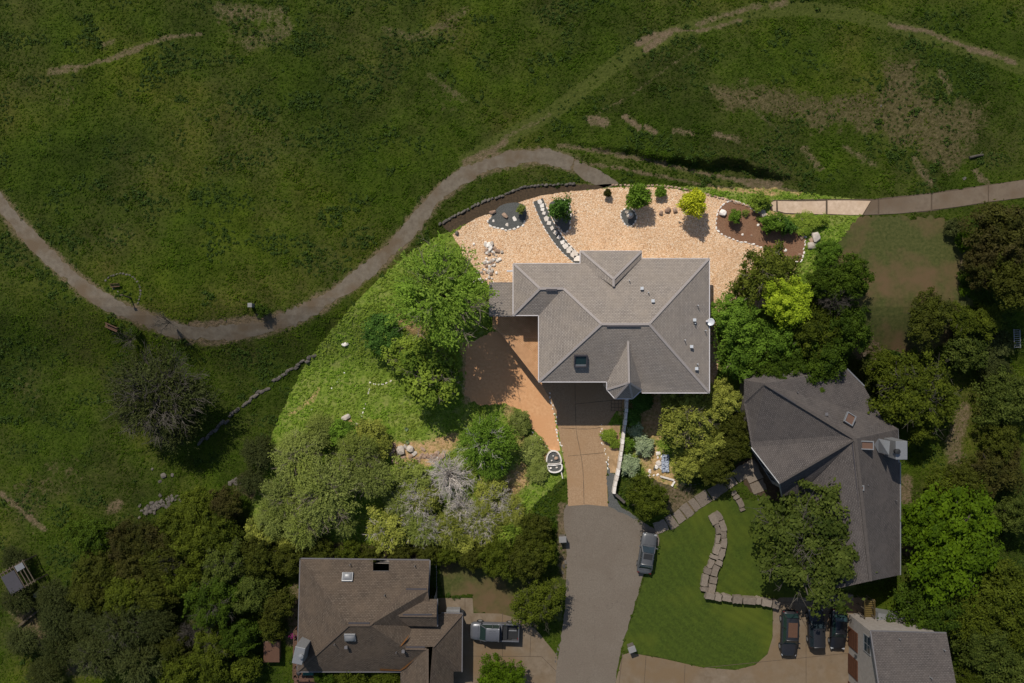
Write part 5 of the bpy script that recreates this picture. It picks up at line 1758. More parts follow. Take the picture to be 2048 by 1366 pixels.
def crown(name, nblob, nleaf, ls, rb=(.16, .30), rough=.8, up=.35, long=1.5, core=.25):
    """unit crown of overlapping leafy clumps, uneven outline"""
    d_ = unit(nblob)
    d_[:, 2] = np.where(d_[:, 2] < -.35, -d_[:, 2], d_[:, 2])
    r = rng.uniform(.45, .86, nblob)
    k = rng.random(nblob) < core
    r[k] *= rng.uniform(.1, .6, k.sum())
    C = d_ * r[:, None]
    # lopsided outline
    ph = rng.random(3) * 6
    an = np.arctan2(C[:, 1], C[:, 0])
    C[:, :2] *= (1 + .10 * np.sin(2 * an + ph[0]) + .08 * np.sin(3 * an + ph[1]) + .06 * np.sin(5 * an + ph[2]))[:, None]
    R = rng.uniform(rb[0], rb[1], nblob)
    pick = rng.choice(nblob, nleaf, p=R ** 2 / (R ** 2).sum())
    dd = unit(nleaf)
    dd[:, 2] = np.where(rng.random(nleaf) < up, np.abs(dd[:, 2]), dd[:, 2])
    rr = R[pick] * (rng.random(nleaf) ** .33) * np.exp(rng.normal(size=nleaf) * .22)
    # ragged lobes: every clump is stretched its own way and frayed by noise
    st = np.exp(rng.normal(size=(nblob, 3)) * .32)
    fray = 1 + .35 * (vnoise(dd[:, 0] * 4 + pick * 1.7, dd[:, 1] * 4 + dd[:, 2] * 3, 5) - .5)
    c = C[pick] + dd * (rr * fray)[:, None] * st[pick] * np.array([1, 1, .75])
    # loose filler between the clumps
    fl = rng.random(nleaf) < .22
    nf = fl.sum()
    df = unit(nf)
    df[:, 2] = np.abs(df[:, 2]) * .9 - .15
    af = np.arctan2(df[:, 1], df[:, 0])
    ef = 1 + .10 * np.sin(2 * af + ph[0]) + .08 * np.sin(3 * af + ph[1]) + .06 * np.sin(5 * af + ph[2])
    c[fl] = df * (rng.uniform(.35, .82, nf) * ef)[:, None]
    nr = dd * rough + rng.normal(size=(nleaf, 3)) * .55 + np.array([0, 0, .35])
    nr /= np.linalg.norm(nr, axis=1, keepdims=True)
    bt = rng.random(nblob)
    tint = .55 * bt[pick] + .45 * rng.random(nleaf)
    L = ls * rng.uniform(.7, 1.4, nleaf) * long / 1.2
    return leaf_mesh(name, c, nr, L, L / long, tint)


def sprays(name, nsp, per, ls, inner=.25, flat=.55, droop=.0):
    """feathery crown: fine leaves strung along outward sprays"""
    d_ = unit(nsp)
    d_[:, 2] = np.abs(d_[:, 2]) * 1.0 - .12
    st = d_ * rng.uniform(inner, .8, nsp)[:, None]
    ph = rng.random(3) * 6
    an = np.arctan2(st[:, 1], st[:, 0])
    st[:, :2] *= (1 + .14 * np.sin(2 * an + ph[0]) + .10 * np.sin(5 * an + ph[1]) + .08 * np.sin(9 * an + ph[2]))[:, None]
    gap = fbm(st[:, 0] * 4 + 9, st[:, 1] * 4 + st[:, 2] * 2 + 3, 3, 2)
    keep = gap > .36
    st, d_ = st[keep], d_[keep]
    nsp = len(st)
    dr = d_ + rng.normal(size=(nsp, 3)) * .35
    dr[:, 2] *= flat
    dr /= np.linalg.norm(dr, axis=1, keepdims=True)
    t = np.tile(np.linspace(0, 1, per), nsp)
    i = np.repeat(np.arange(nsp), per)
    ln = rng.uniform(.12, .26, nsp)
    c = st[i] + dr[i] * (t * ln[i])[:, None] + rng.normal(size=(len(i), 3)) * .014
    c[:, 2] -= droop * (t * ln[i]) ** 1.5
    nr = rng.normal(size=(len(i), 3)) * .5 + np.array([0, 0, .8])
    nr /= np.linalg.norm(nr, axis=1, keepdims=True)
    L = ls * rng.uniform(.7, 1.5, len(i))
    stt = rng.random(nsp)
    return leaf_mesh(name, c, nr, L, L * .5, .5 * stt[i] + .5 * rng.random(len(i)), dr[i] + rng.normal(size=(len(i), 3)) * .5)


def spiky(name, n, ls):
    """garden bush: stiff long leaves radiating from a dome"""
    d_ = unit(n)
    d_[:, 2] = np.abs(d_[:, 2])
    r = rng.uniform(.35, .92, n)
    an = np.arctan2(d_[:, 1], d_[:, 0])
    r *= 1 + .12 * np.sin(3 * an + 1) + .08 * np.sin(7 * an)
    c = d_ * r[:, None]
    nr = unit(n) + np.array([0, 0, .6])
    nr /= np.linalg.norm(nr, axis=1, keepdims=True)
    L = ls * rng.uniform(.6, 1.4, n)
    return leaf_mesh(name, c, nr, L, L * .30, .4 + .6 * rng.random(n) * r, d_ + rng.normal(size=(n, 3)) * .3)


CR = {
    'oak': [crown("oak_crown", 120, 17000, .044, (.07, .19), .8, .4, 1.5, .3) for _ in range(3)],
    'juniper': [crown("juniper_crown", 120, 16000, .042, (.08, .17), .9, .4, 2.0) for _ in range(3)],
    'broad': [crown("broadleaf_crown", 130, 17000, .046, (.07, .17), .8, .4, 1.5, .3) for _ in range(2)],
    'shrub': [crown("shrub_crown", 60, 7000, .068, (.11, .25), .8, .4, 1.7) for _ in range(3)],
    'mesquite': [sprays("mesquite_crown", 2100, 11, .045) for _ in range(3)],
    'thin': [sprays("thin_crown", 1800, 11, .042, .2)],
    'spiky': [spiky("bush_leaves", 3200, .24) for _ in range(2)],
    'smallb': [crown("bush_leaves", 26, 2600, .12, (.16, .34), .7, .4, 1.6) for _ in range(2)],
}


def twigs(name, seed, n1, n2, th=.006, spread=1.0, zmin=-.1):
    """unit bare branch system rooted at the bottom centre"""
    r = random.Random(seed)
    mb = MB()
    for _ in range(n1):
        an = r.random() * 6.283
        el = math.asin(min(1, max(0, r.uniform(0.02, 1.0))))
        dr = Vector((math.cos(an) * math.cos(el), math.sin(an) * math.cos(el), math.sin(el) * .9))
        p_ = Vector((r.gauss(0, .03), r.gauss(0, .03), -.5))
        pts = [p_.copy()]
        ln = spread * r.uniform(.6, 1.0)
        end = dr * ln
        for k in range(1, 5):
            f = k / 4
            pts.append(p_.lerp(end, f) + Vector((r.gauss(0, .035), r.gauss(0, .035), r.gauss(0, .03) + .12 * math.sin(f * 3.1))))
        mb.tube(pts, [th * 2.4, th * 1.9, th * 1.4, th, th * .4], 3, False)
        for _ in range(n2):
            k = r.uniform(1.2, 3.8)
            i = int(k)
            a = pts[i].lerp(pts[i + 1], k - i) if i < 4 else pts[4]
            d2 = (dr + Vector((r.gauss(0, .6), r.gauss(0, .6), r.gauss(.1, .4)))).normalized()
            l2 = r.uniform(.12, .32)
            b_ = a + d2 * l2 * .5 + Vector((r.gauss(0, .015), r.gauss(0, .015), 0))
            c_ = a + d2 * l2 + Vector((r.gauss(0, .03), r.gauss(0, .03), r.gauss(0, .02)))
            mb.tube([a, b_, c_], [th * .8, th * .6, th * .3], 3, False)
            d3 = (d2 + Vector((r.gauss(0, .7), r.gauss(0, .7), r.gauss(0, .4)))).normalized()
            mb.tube([b_, b_ + d3 * l2 * .6], [th * .5, th * .25], 3, False)
    me = mb.mesh(name, None)
    me.materials.append(None)
    return me


TW = {'sparse': twigs("branches", 1, 26, 10, .006), 'sparse2': twigs("branches", 2, 30, 10, .006), 'dense': twigs("branches", 3, 90, 14, .0055), 'dead': twigs("branches", 4, 70, 13, .008)}


def mslot(o, mat):
    o.material_slots[0].link = 'OBJECT'
    o.material_slots[0].material = mat
    return o


ti = [0]


def plant(px, py, rp, ht, kind, leaf, label, name=None, vr=None, tw=None, barkm=None, asp=1.0, cat=None, group=None):
    """px, py, rp: crown centre and radius in photo pixels; ht: height of the crown top above the ground"""
    ti[0] += 1
    r = random.Random(ti[0] * 13)
    R0 = rp * S
    vr = vr or min(ht * .48, R0 * .85)
    g = G(px, py)
    zc = g.z + ht - vr
    q = P(px, py, zc)
    g0 = h(q.y)
    zc = g0 + ht - vr
    R = rp * S * (CAMH - zc) / CAMH
    if kind in ('oak', 'broad', 'juniper', 'shrub'):
        R *= 1.13
    dim = leaf.startswith('d_')
    cat = cat or ('tree' if ht > 2.6 else 'shrub')
    nm = name or {'oak': 'oak_tree', 'juniper': 'juniper_tree', 'broad': 'broadleaf_tree', 'mesquite': 'mesquite_tree', 'thin': 'mesquite_tree', 'shrub': 'shrub', 'spiky': 'bush', 'smallb': 'bush'}[kind]
    t = thing(nm, label, cat, (q.x, q.y, g0), r.random() * 6.28, group)
    o = link("crown", r.choice(CR[kind]), t, loc=(0, 0, zc - g0), rz=(r.uniform(-.12, .12), r.uniform(-.12, .12), r.random() * 6.28), scale=(R * asp, R / asp, vr))
    mslot(o, LEAF[leaf])
    bk = M[barkm] if barkm else (M['bark_dim'] if dim else M['bark'])
    tk = MB()
    tr = max(.05, R * .055)
    n = 1 if ht > 3 else 3
    for i in range(n):
        base = Vector((r.gauss(0, .12 * (n > 1)), r.gauss(0, .12 * (n > 1)), -.15))
        top = Vector((r.gauss(0, R * .08), r.gauss(0, R * .08), (zc - g0) * .8))
        mid_ = base.lerp(top, .5) + Vector((r.gauss(0, .1), r.gauss(0, .1), 0))
        tk.tube([base, mid_, top], [tr * 1.3, tr, tr * .8], 7)
        for k in range(6 if n == 1 else 3):
            an = r.random() * 6.28
            e = Vector((math.cos(an) * R * r.uniform(.4, .75), math.sin(an) * R * r.uniform(.4, .75), (zc - g0) + vr * r.uniform(-.1, .5)))
            s_ = base.lerp(top, r.uniform(.5, 1))
            m2 = s_.lerp(e, .5) + Vector((r.gauss(0, R * .05), r.gauss(0, R * .05), r.uniform(0, .15) * R))
            tk.tube([s_, m2, e], [tr * .55, tr * .4, tr * .15], 5)
    tk.build("trunk", bk, t)
    if tw:
        b_ = link("branches", TW[tw], t, loc=(0, 0, zc - g0), rz=r.random() * 6.28, scale=(R * .97, R * .97, vr))
        mslot(b_, bk)
    return t


def bare(px, py, rp, ht, label, tw='dead', bk='bark_pale', name='dead_bush', cat='dead bush'):
    ti[0] += 1
    g = G(px, py)
    zc = g.z + ht * .45
    q = P(px, py, zc)
    t = thing(name, label, cat, (q.x, q.y, h(q.y)), random.Random(ti[0]).random() * 6)
    R = rp * S * (CAMH - zc) / CAMH
    b_ = link("branches", TW[tw], t, loc=(0, 0, ht * .45), scale=(R, R, ht * .6))
    mslot(b_, M[bk])
    return t


PL = [
    # ---- the lot
    (880, 590, 114, 9.3, 'mesquite', 'mesq', "largest bright green feathery tree left of the patio roof", None, 3.6, 'sparse2', 'bark'),
    (862, 742, 72, 5.6, 'shrub', 'lime', "yellow green rounded tree casting deep shade left of the granite yard", 'broadleaf_tree', 2.2, 'sparse', None),
    (806, 705, 46, 3.8, 'shrub', 'lime', "smaller yellow green tree joined to the left of the rounded shade tree", 'broadleaf_tree', 1.7, 'sparse', None),
    (765, 668, 44, 2.2, 'shrub', 'deep', "dark green low thicket at the foot of the largest feathery tree", None, None, None, None),
    (972, 882, 66, 5.0, 'mesquite', 'green', "round vivid green tree standing alone between boulders and driveway", 'mesquite_tree', 2.4, 'sparse', 'bark_pale'),
    (985, 925, 40, 3.6, 'mesquite', 'mesq', "lower lobe tree merging with the round vivid green tree", 'mesquite_tree', 1.6, None, None),
    (600, 915, 62, 4.2, 'mesquite', 'sage', "greyish green mesquite at the upper left of the lot thicket", None, 2.0, 'sparse', None),
    (655, 985, 78, 5.6, 'mesquite', 'sage', "broad olive grey mesquite in the middle of the lot thicket", None, 2.6, 'sparse2', None),
    (565, 990, 52, 4.2, 'mesquite', 'sage', "olive grey mesquite hugging the left lot corner", None, 2.0, 'sparse', None),
    (712, 905, 50, 4.0, 'mesquite', 'sage', "dusty green mesquite just below the small tan outcrop", None, 1.9, 'sparse', None),
    (742, 955, 50, 4.4, 'mesquite', 'sage', "dusty green mesquite shading the dark gap in the thicket", None, 2.0, 'sparse2', None),
    (610, 1045, 52, 4.6, 'mesquite', 'sage', "lowest olive grey mesquite above the brown house roof", None, 2.2, 'sparse', None),
    (690, 1045, 30, 3.4, 'mesquite', 'sage', "small mesquite beside the deep dark gap in the thicket", None, 1.5, None, None),
    (545, 1040, 42, 3.6, 'mesquite', 'sage', "olive grey mesquite filling the bottom left lot corner", None, 1.7, None, None),
    (524, 1062, 34, 2.6, 'shrub', 'olive', "yellow green shrub in the bottom left corner of the lot", None, None, None, None),
    (575, 1074, 28, 2.2, 'shrub', 'olive', "yellow green shrub next along the bottom edge of the lot", None, None, None, None),
    (690, 868, 34, 2.0, 'shrub', 'green', "leafy green bush beside the tan outcrop on the slope", None, None, None, None),
    (745, 880, 44, 2.2, 'shrub', 'olive', "low olive shrub between the outcrop boulders and the mesquites", None, None, None, None),
    (640, 862, 40, 2.2, 'mesquite', 'sage', "thin grey green scrub at the top of the lot thicket", 'shrub', None, None, None),
    (826, 955, 42, 2.4, 'shrub', 'sage', "olive shrub directly under the tan stone spill", None, None, 'sparse', 'bark_pale'),
    (800, 1005, 38, 2.6, 'mesquite', 'sage', "grey twiggy mesquite left of the pale dead bushes", None, 1.3, 'sparse', 'bark_pale'),
    (775, 1060, 46, 3.0, 'shrub', 'olive', "leafy olive tree near the bottom edge, left of the dead bushes", 'broadleaf_tree', 1.4, 'sparse', 'bark_pale'),
    (840, 1055, 44, 3.0, 'mesquite', 'sage', "sage coloured scrub tree below the pale dead bushes", 'mesquite_tree', 1.4, 'sparse2', 'bark_pale'),
    (850, 1000, 34, 2.4, 'shrub', 'olive', "olive bush with a leaning bare branch among dead bushes", None, None, 'sparse', 'bark_pale'),
    (905, 1055, 44, 3.0, 'mesquite', 'olive', "olive scrub tree under the second dead bush", 'mesquite_tree', 1.4, 'sparse', 'bark_pale'),
    (960, 1035, 46, 3.2, 'mesquite', 'olive', "twiggy olive tree left of the tan dirt slope", None, 1.5, 'dense', 'bark_pale'),
    (985, 978, 36, 2.6, 'shrub', 'olive', "olive bush right below the round vivid green tree", None, None, 'sparse', 'bark_pale'),
    (1022, 1020, 34, 2.8, 'mesquite', 'olive', "small olive tree at the edge of the tan dirt slope", 'mesquite_tree', 1.3, 'sparse', 'bark_pale'),
    (985, 1078, 36, 2.6, 'shrub', 'olive', "bright juniper shrub above the brown house's front lawn", None, None, None, None),
    (1020, 1070, 30, 2.6, 'shrub', 'lime', "bright juniper shrub at the bottom right corner of the thicket", None, None, None, None),
    (930, 1082, 34, 2.4, 'shrub', 'olive', "low olive shrub on the bottom edge above the brown roof", None, None, None, None),
    (1065, 900, 30, 1.0, 'shrub', 'sage', "low straw coloured scrub beside the granite yard tip", None, None, None, None),
    (1040, 845, 26, 1.1, 'shrub', 'sage', "low grey green scrub on the left border of the granite yard", None, None, None, None),
    (1075, 940, 28, .8, 'shrub', 'sage', "dry low scrub left of the white rimmed planter", None, None, None, None),
    (1535, 548, 66, 5.0, 'juniper', 'cedar', "dark olive rounded cedar at the right end of the gravel yard", None, 2.4, 'sparse', None),
    (1490, 575, 28, 3.0, 'juniper', 'cedar', "small dark cedar lobe touching the gravel yard", None, 1.4, None, None),
    (1572, 602, 54, 5.6, 'broad', 'ygreen', "brilliant yellow green tree behind the dark cedar", None, 2.2, None, None),
    (1468, 637, 54, 4.4, 'broad', 'green', "rich green tree nearest the right wall of the main house", None, 2.0, None, None),
    (1485, 705, 62, 5.0, 'broad', 'green', "big rich green tree beside the satellite dish side of the house", None, 2.3, None, None),
    (1550, 680, 52, 5.0, 'broad', 'green', "rich green tree in the row below the yellow green one", None, 2.3, None, None),
    (1655, 508, 30, 3.0, 'broad', 'green', "fresh green young tree beside the upright grey rocks", None, 1.4, None, None),
    (1372, 834, 68, 5.2, 'juniper', 'olive', "bumpy light olive juniper by the lower right house corner", None, 2.4, 'sparse', None),
    (1442, 805, 44, 4.8, 'juniper', 'olive', "light olive juniper at the outer corner of the main roof", None, 2.2, None, None),
    (1405, 885, 44, 4.0, 'juniper', 'olive', "light olive juniper in the middle of the front group", None, 2.0, None, None),
    (1372, 930, 34, 3.2, 'juniper', 'olive', "lowest light olive juniper next to the white boulder", None, 1.6, None, None),
    (1272, 862, 18, 1.1, 'smallb', 'pale', "pale silvery shrub nearest the house along the stone wall", None, None, None, None),
    (1288, 893, 24, 1.3, 'smallb', 'pale', "largest pale silvery shrub right of the stone wall", None, None, None, None),
    (1258, 888, 15, 1.0, 'smallb', 'green', "small green shrub squeezed against the pale stone wall", None, None, None, None),
    (1260, 932, 24, 1.3, 'smallb', 'pale', "silvery shrub at the lower end of the pale stone wall", None, None, None, None),
    (1282, 800, 26, 1.0, 'shrub', 'deep', "shaded dark green shrub right below the turret", None, None, None, None),
    (1268, 832, 22, 1.0, 'smallb', 'deep', "shaded dark shrub along the stone wall under the turret", None, None, None, None),
    (1218, 872, 17, .9, 'spiky', 'lime', "round ornamental grass clump in the tan bed", None, None, None, None),
    (1230, 888, 11, .7, 'spiky', 'lime', "small grass clump at the lower end of the tan bed", None, None, None, None),
    (1276, 394, 28, 2.9, 'spiky', 'green', "dark green spiky bush on the far side of the gravel yard", 'bush', 1.25, None, None),
    (1321, 384, 13, 1.0, 'spiky', 'green', "tiny round green bush between the dark and the yellow bush", 'bush', None, None, None),
    (1386, 408, 30, 3.3, 'spiky', 'yellow', "glowing yellow bush on the gravel with a long shadow", 'bush', 1.4, None, None),
    (1121, 420, 27, 2.8, 'smallb', 'deep', "round dark green bush beside the stepping stone path", 'bush', 1.25, None, None),
    (1042, 418, 11, 1.3, 'smallb', 'sage', "little green bush at the right rim of the slate bed", 'bush', None, None, None),
    (1215, 386, 9, 1.0, 'spiky', 'd_brown', "tiny dark spiky plant near the far rim of the gravel", 'bush', None, None, None),
    (1470, 432, 16, 1.5, 'smallb', 'green', "round green bush in the left part of the mulch bed", 'bush', None, None, None),
    (1547, 445, 26, 2.0, 'smallb', 'green', "larger green bush in the middle of the mulch bed", 'bush', 1.0, None, None),
    (1573, 452, 20, 1.6, 'smallb', 'deep', "bluish green bush right of the larger mulch bed bush", 'bush', .9, None, None),
    (1491, 426, 8, .5, 'smallb', 'sage', "sparse seedling near the top of the mulch bed", 'bush', None, None, None),
    (1518, 437, 6, .4, 'smallb', 'sage', "tiny seedling in the centre of the mulch bed", 'bush', None, None, None),
    (1521, 405, 22, 1.3, 'smallb', 'lime', "yellowish bush at the start of the concrete path", 'bush', None, None, None),
    (1645, 443, 14, .9, 'smallb', 'lime', "low bush on the grass below the concrete path", 'bush', None, None, None),
    (1608, 447, 26, .7, 'shrub', 'lime', "patch of low green plants between path and mulch bed", 'bush', None, None, None),
    (836, 438 + 20, 1, .1, 'smallb', 'sage', "", None, None, None, None),
    # ---- right woods beyond the lot
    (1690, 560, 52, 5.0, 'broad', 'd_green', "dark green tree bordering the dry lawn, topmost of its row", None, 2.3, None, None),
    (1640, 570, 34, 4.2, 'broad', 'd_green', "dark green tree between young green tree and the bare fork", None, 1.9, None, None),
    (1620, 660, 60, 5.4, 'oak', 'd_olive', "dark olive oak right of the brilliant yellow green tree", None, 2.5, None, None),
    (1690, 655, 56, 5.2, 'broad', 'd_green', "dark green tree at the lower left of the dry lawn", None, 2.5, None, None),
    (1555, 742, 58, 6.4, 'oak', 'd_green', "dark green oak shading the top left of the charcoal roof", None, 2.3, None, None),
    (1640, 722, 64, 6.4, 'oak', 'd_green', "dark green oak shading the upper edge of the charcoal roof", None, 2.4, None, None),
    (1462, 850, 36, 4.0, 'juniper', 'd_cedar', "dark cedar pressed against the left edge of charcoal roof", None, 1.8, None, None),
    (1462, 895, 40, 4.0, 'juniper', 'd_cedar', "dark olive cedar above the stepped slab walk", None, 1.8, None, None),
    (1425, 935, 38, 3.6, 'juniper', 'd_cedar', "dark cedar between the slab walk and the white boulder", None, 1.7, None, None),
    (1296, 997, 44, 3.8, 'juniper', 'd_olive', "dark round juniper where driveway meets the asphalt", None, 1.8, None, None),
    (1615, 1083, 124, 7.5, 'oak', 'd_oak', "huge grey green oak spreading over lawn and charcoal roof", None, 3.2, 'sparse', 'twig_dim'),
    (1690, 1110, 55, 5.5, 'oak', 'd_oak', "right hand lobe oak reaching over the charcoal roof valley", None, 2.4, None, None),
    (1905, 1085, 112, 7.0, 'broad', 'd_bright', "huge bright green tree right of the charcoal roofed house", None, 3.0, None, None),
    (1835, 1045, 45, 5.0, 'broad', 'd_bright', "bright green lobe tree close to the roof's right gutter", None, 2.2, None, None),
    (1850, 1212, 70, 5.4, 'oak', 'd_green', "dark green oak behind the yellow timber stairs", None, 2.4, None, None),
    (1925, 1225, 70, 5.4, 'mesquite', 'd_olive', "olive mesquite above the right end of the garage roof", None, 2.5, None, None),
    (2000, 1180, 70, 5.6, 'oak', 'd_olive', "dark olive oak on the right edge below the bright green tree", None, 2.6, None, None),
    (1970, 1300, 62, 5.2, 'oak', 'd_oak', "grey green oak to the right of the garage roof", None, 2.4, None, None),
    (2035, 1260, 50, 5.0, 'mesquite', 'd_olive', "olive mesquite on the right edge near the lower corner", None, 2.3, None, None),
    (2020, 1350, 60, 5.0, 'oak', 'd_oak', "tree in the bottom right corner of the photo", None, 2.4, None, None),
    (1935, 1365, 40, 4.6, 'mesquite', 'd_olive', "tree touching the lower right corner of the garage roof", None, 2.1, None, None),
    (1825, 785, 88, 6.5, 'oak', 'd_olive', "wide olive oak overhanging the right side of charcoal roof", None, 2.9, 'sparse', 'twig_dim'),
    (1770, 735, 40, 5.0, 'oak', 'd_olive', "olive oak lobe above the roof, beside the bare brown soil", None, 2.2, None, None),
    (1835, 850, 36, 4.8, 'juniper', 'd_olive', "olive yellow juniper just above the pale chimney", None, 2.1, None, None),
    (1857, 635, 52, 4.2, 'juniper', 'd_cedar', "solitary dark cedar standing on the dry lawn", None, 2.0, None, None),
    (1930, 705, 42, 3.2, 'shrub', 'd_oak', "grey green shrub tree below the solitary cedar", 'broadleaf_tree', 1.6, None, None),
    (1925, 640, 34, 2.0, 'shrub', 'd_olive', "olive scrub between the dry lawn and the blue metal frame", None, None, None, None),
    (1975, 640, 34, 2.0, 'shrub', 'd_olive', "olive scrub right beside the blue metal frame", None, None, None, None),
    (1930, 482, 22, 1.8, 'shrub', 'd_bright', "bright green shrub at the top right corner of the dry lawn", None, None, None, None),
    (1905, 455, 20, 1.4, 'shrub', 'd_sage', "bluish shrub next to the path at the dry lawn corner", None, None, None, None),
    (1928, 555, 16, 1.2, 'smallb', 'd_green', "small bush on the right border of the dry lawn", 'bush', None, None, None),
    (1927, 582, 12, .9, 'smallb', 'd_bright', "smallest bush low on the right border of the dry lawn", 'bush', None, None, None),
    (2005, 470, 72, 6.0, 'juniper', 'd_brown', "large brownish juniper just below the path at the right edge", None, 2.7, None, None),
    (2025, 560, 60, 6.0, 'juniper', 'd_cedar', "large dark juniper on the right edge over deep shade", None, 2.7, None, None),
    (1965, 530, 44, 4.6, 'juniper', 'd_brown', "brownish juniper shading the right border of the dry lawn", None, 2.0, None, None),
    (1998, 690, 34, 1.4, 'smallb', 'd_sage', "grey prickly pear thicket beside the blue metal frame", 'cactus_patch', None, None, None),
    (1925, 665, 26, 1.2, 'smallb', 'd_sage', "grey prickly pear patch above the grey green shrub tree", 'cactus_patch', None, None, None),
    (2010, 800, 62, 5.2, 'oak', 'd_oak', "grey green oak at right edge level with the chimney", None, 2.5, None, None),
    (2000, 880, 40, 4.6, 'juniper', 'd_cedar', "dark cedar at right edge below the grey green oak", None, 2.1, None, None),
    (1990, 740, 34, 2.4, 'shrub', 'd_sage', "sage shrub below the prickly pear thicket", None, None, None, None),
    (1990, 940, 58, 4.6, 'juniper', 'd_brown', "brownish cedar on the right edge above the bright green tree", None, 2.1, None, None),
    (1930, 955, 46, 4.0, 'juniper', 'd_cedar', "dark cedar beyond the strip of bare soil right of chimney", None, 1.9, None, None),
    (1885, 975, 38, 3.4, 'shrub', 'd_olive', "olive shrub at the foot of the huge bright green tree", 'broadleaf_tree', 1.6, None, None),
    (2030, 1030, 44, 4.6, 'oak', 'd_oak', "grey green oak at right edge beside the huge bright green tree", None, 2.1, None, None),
    # ---- around the brown house
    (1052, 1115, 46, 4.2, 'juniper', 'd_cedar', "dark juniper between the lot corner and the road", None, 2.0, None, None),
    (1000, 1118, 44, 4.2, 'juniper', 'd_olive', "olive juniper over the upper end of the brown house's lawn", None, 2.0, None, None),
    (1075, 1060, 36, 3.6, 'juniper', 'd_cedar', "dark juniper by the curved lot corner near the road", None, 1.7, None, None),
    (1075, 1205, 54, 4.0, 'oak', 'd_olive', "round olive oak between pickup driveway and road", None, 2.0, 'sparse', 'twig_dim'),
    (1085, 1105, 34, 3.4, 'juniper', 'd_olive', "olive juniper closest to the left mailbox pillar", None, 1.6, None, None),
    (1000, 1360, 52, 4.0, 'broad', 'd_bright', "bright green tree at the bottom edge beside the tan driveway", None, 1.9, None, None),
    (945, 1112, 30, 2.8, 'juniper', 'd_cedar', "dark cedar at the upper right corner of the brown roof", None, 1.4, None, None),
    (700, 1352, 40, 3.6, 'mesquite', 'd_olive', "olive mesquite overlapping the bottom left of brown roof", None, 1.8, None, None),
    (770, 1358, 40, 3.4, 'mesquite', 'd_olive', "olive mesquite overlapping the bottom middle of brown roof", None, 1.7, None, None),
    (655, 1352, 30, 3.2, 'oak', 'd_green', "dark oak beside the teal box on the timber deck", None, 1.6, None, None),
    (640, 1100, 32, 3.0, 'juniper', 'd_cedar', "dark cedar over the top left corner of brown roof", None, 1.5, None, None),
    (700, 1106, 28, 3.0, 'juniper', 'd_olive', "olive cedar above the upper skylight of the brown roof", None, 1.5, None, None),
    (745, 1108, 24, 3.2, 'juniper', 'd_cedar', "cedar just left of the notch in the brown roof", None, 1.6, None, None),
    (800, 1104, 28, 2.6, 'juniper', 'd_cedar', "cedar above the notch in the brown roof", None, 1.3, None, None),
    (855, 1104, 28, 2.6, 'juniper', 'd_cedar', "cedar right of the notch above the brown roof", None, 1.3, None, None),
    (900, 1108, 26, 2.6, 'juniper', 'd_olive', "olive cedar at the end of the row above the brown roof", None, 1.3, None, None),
    # ---- field and left woods
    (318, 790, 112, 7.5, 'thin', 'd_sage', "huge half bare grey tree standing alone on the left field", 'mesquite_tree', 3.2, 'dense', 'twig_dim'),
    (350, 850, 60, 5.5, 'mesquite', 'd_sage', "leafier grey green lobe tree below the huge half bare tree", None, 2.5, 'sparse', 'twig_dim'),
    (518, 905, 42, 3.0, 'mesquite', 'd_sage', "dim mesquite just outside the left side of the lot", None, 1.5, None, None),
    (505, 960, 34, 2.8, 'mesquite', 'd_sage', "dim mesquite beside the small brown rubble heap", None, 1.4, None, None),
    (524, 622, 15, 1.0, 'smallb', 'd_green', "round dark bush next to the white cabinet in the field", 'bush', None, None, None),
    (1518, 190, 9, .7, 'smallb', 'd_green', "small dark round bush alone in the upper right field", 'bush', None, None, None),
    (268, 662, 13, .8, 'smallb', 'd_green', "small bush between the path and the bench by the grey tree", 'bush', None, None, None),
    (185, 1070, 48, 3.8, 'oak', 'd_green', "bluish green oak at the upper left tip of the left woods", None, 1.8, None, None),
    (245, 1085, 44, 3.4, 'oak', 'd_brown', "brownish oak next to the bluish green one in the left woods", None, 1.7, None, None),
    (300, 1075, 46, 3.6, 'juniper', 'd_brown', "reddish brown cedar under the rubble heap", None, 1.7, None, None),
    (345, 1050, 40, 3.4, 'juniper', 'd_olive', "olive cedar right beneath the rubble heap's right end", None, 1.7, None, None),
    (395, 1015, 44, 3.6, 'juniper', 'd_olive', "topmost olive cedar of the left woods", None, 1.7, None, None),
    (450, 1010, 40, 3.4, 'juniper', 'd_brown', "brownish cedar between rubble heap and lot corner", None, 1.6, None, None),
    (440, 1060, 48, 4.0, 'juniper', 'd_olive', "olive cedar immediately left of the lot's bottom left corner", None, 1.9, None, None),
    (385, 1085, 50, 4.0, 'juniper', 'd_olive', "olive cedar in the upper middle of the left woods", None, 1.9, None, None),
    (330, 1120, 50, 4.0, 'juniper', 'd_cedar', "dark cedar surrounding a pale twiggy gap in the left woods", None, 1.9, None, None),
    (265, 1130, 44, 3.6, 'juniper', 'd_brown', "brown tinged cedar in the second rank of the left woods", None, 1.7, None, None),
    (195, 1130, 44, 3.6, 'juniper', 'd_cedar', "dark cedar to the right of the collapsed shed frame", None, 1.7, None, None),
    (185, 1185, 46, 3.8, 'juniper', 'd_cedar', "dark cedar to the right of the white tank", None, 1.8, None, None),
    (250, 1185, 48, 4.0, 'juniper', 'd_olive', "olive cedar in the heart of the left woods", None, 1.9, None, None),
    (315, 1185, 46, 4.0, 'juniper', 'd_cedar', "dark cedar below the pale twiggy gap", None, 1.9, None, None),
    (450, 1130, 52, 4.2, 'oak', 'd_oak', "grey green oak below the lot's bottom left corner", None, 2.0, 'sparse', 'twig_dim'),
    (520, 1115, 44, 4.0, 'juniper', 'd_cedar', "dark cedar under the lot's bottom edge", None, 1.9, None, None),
    (575, 1120, 36, 3.8, 'juniper', 'd_cedar', "dark cedar against the top left corner of the brown house", None, 1.8, None, None),
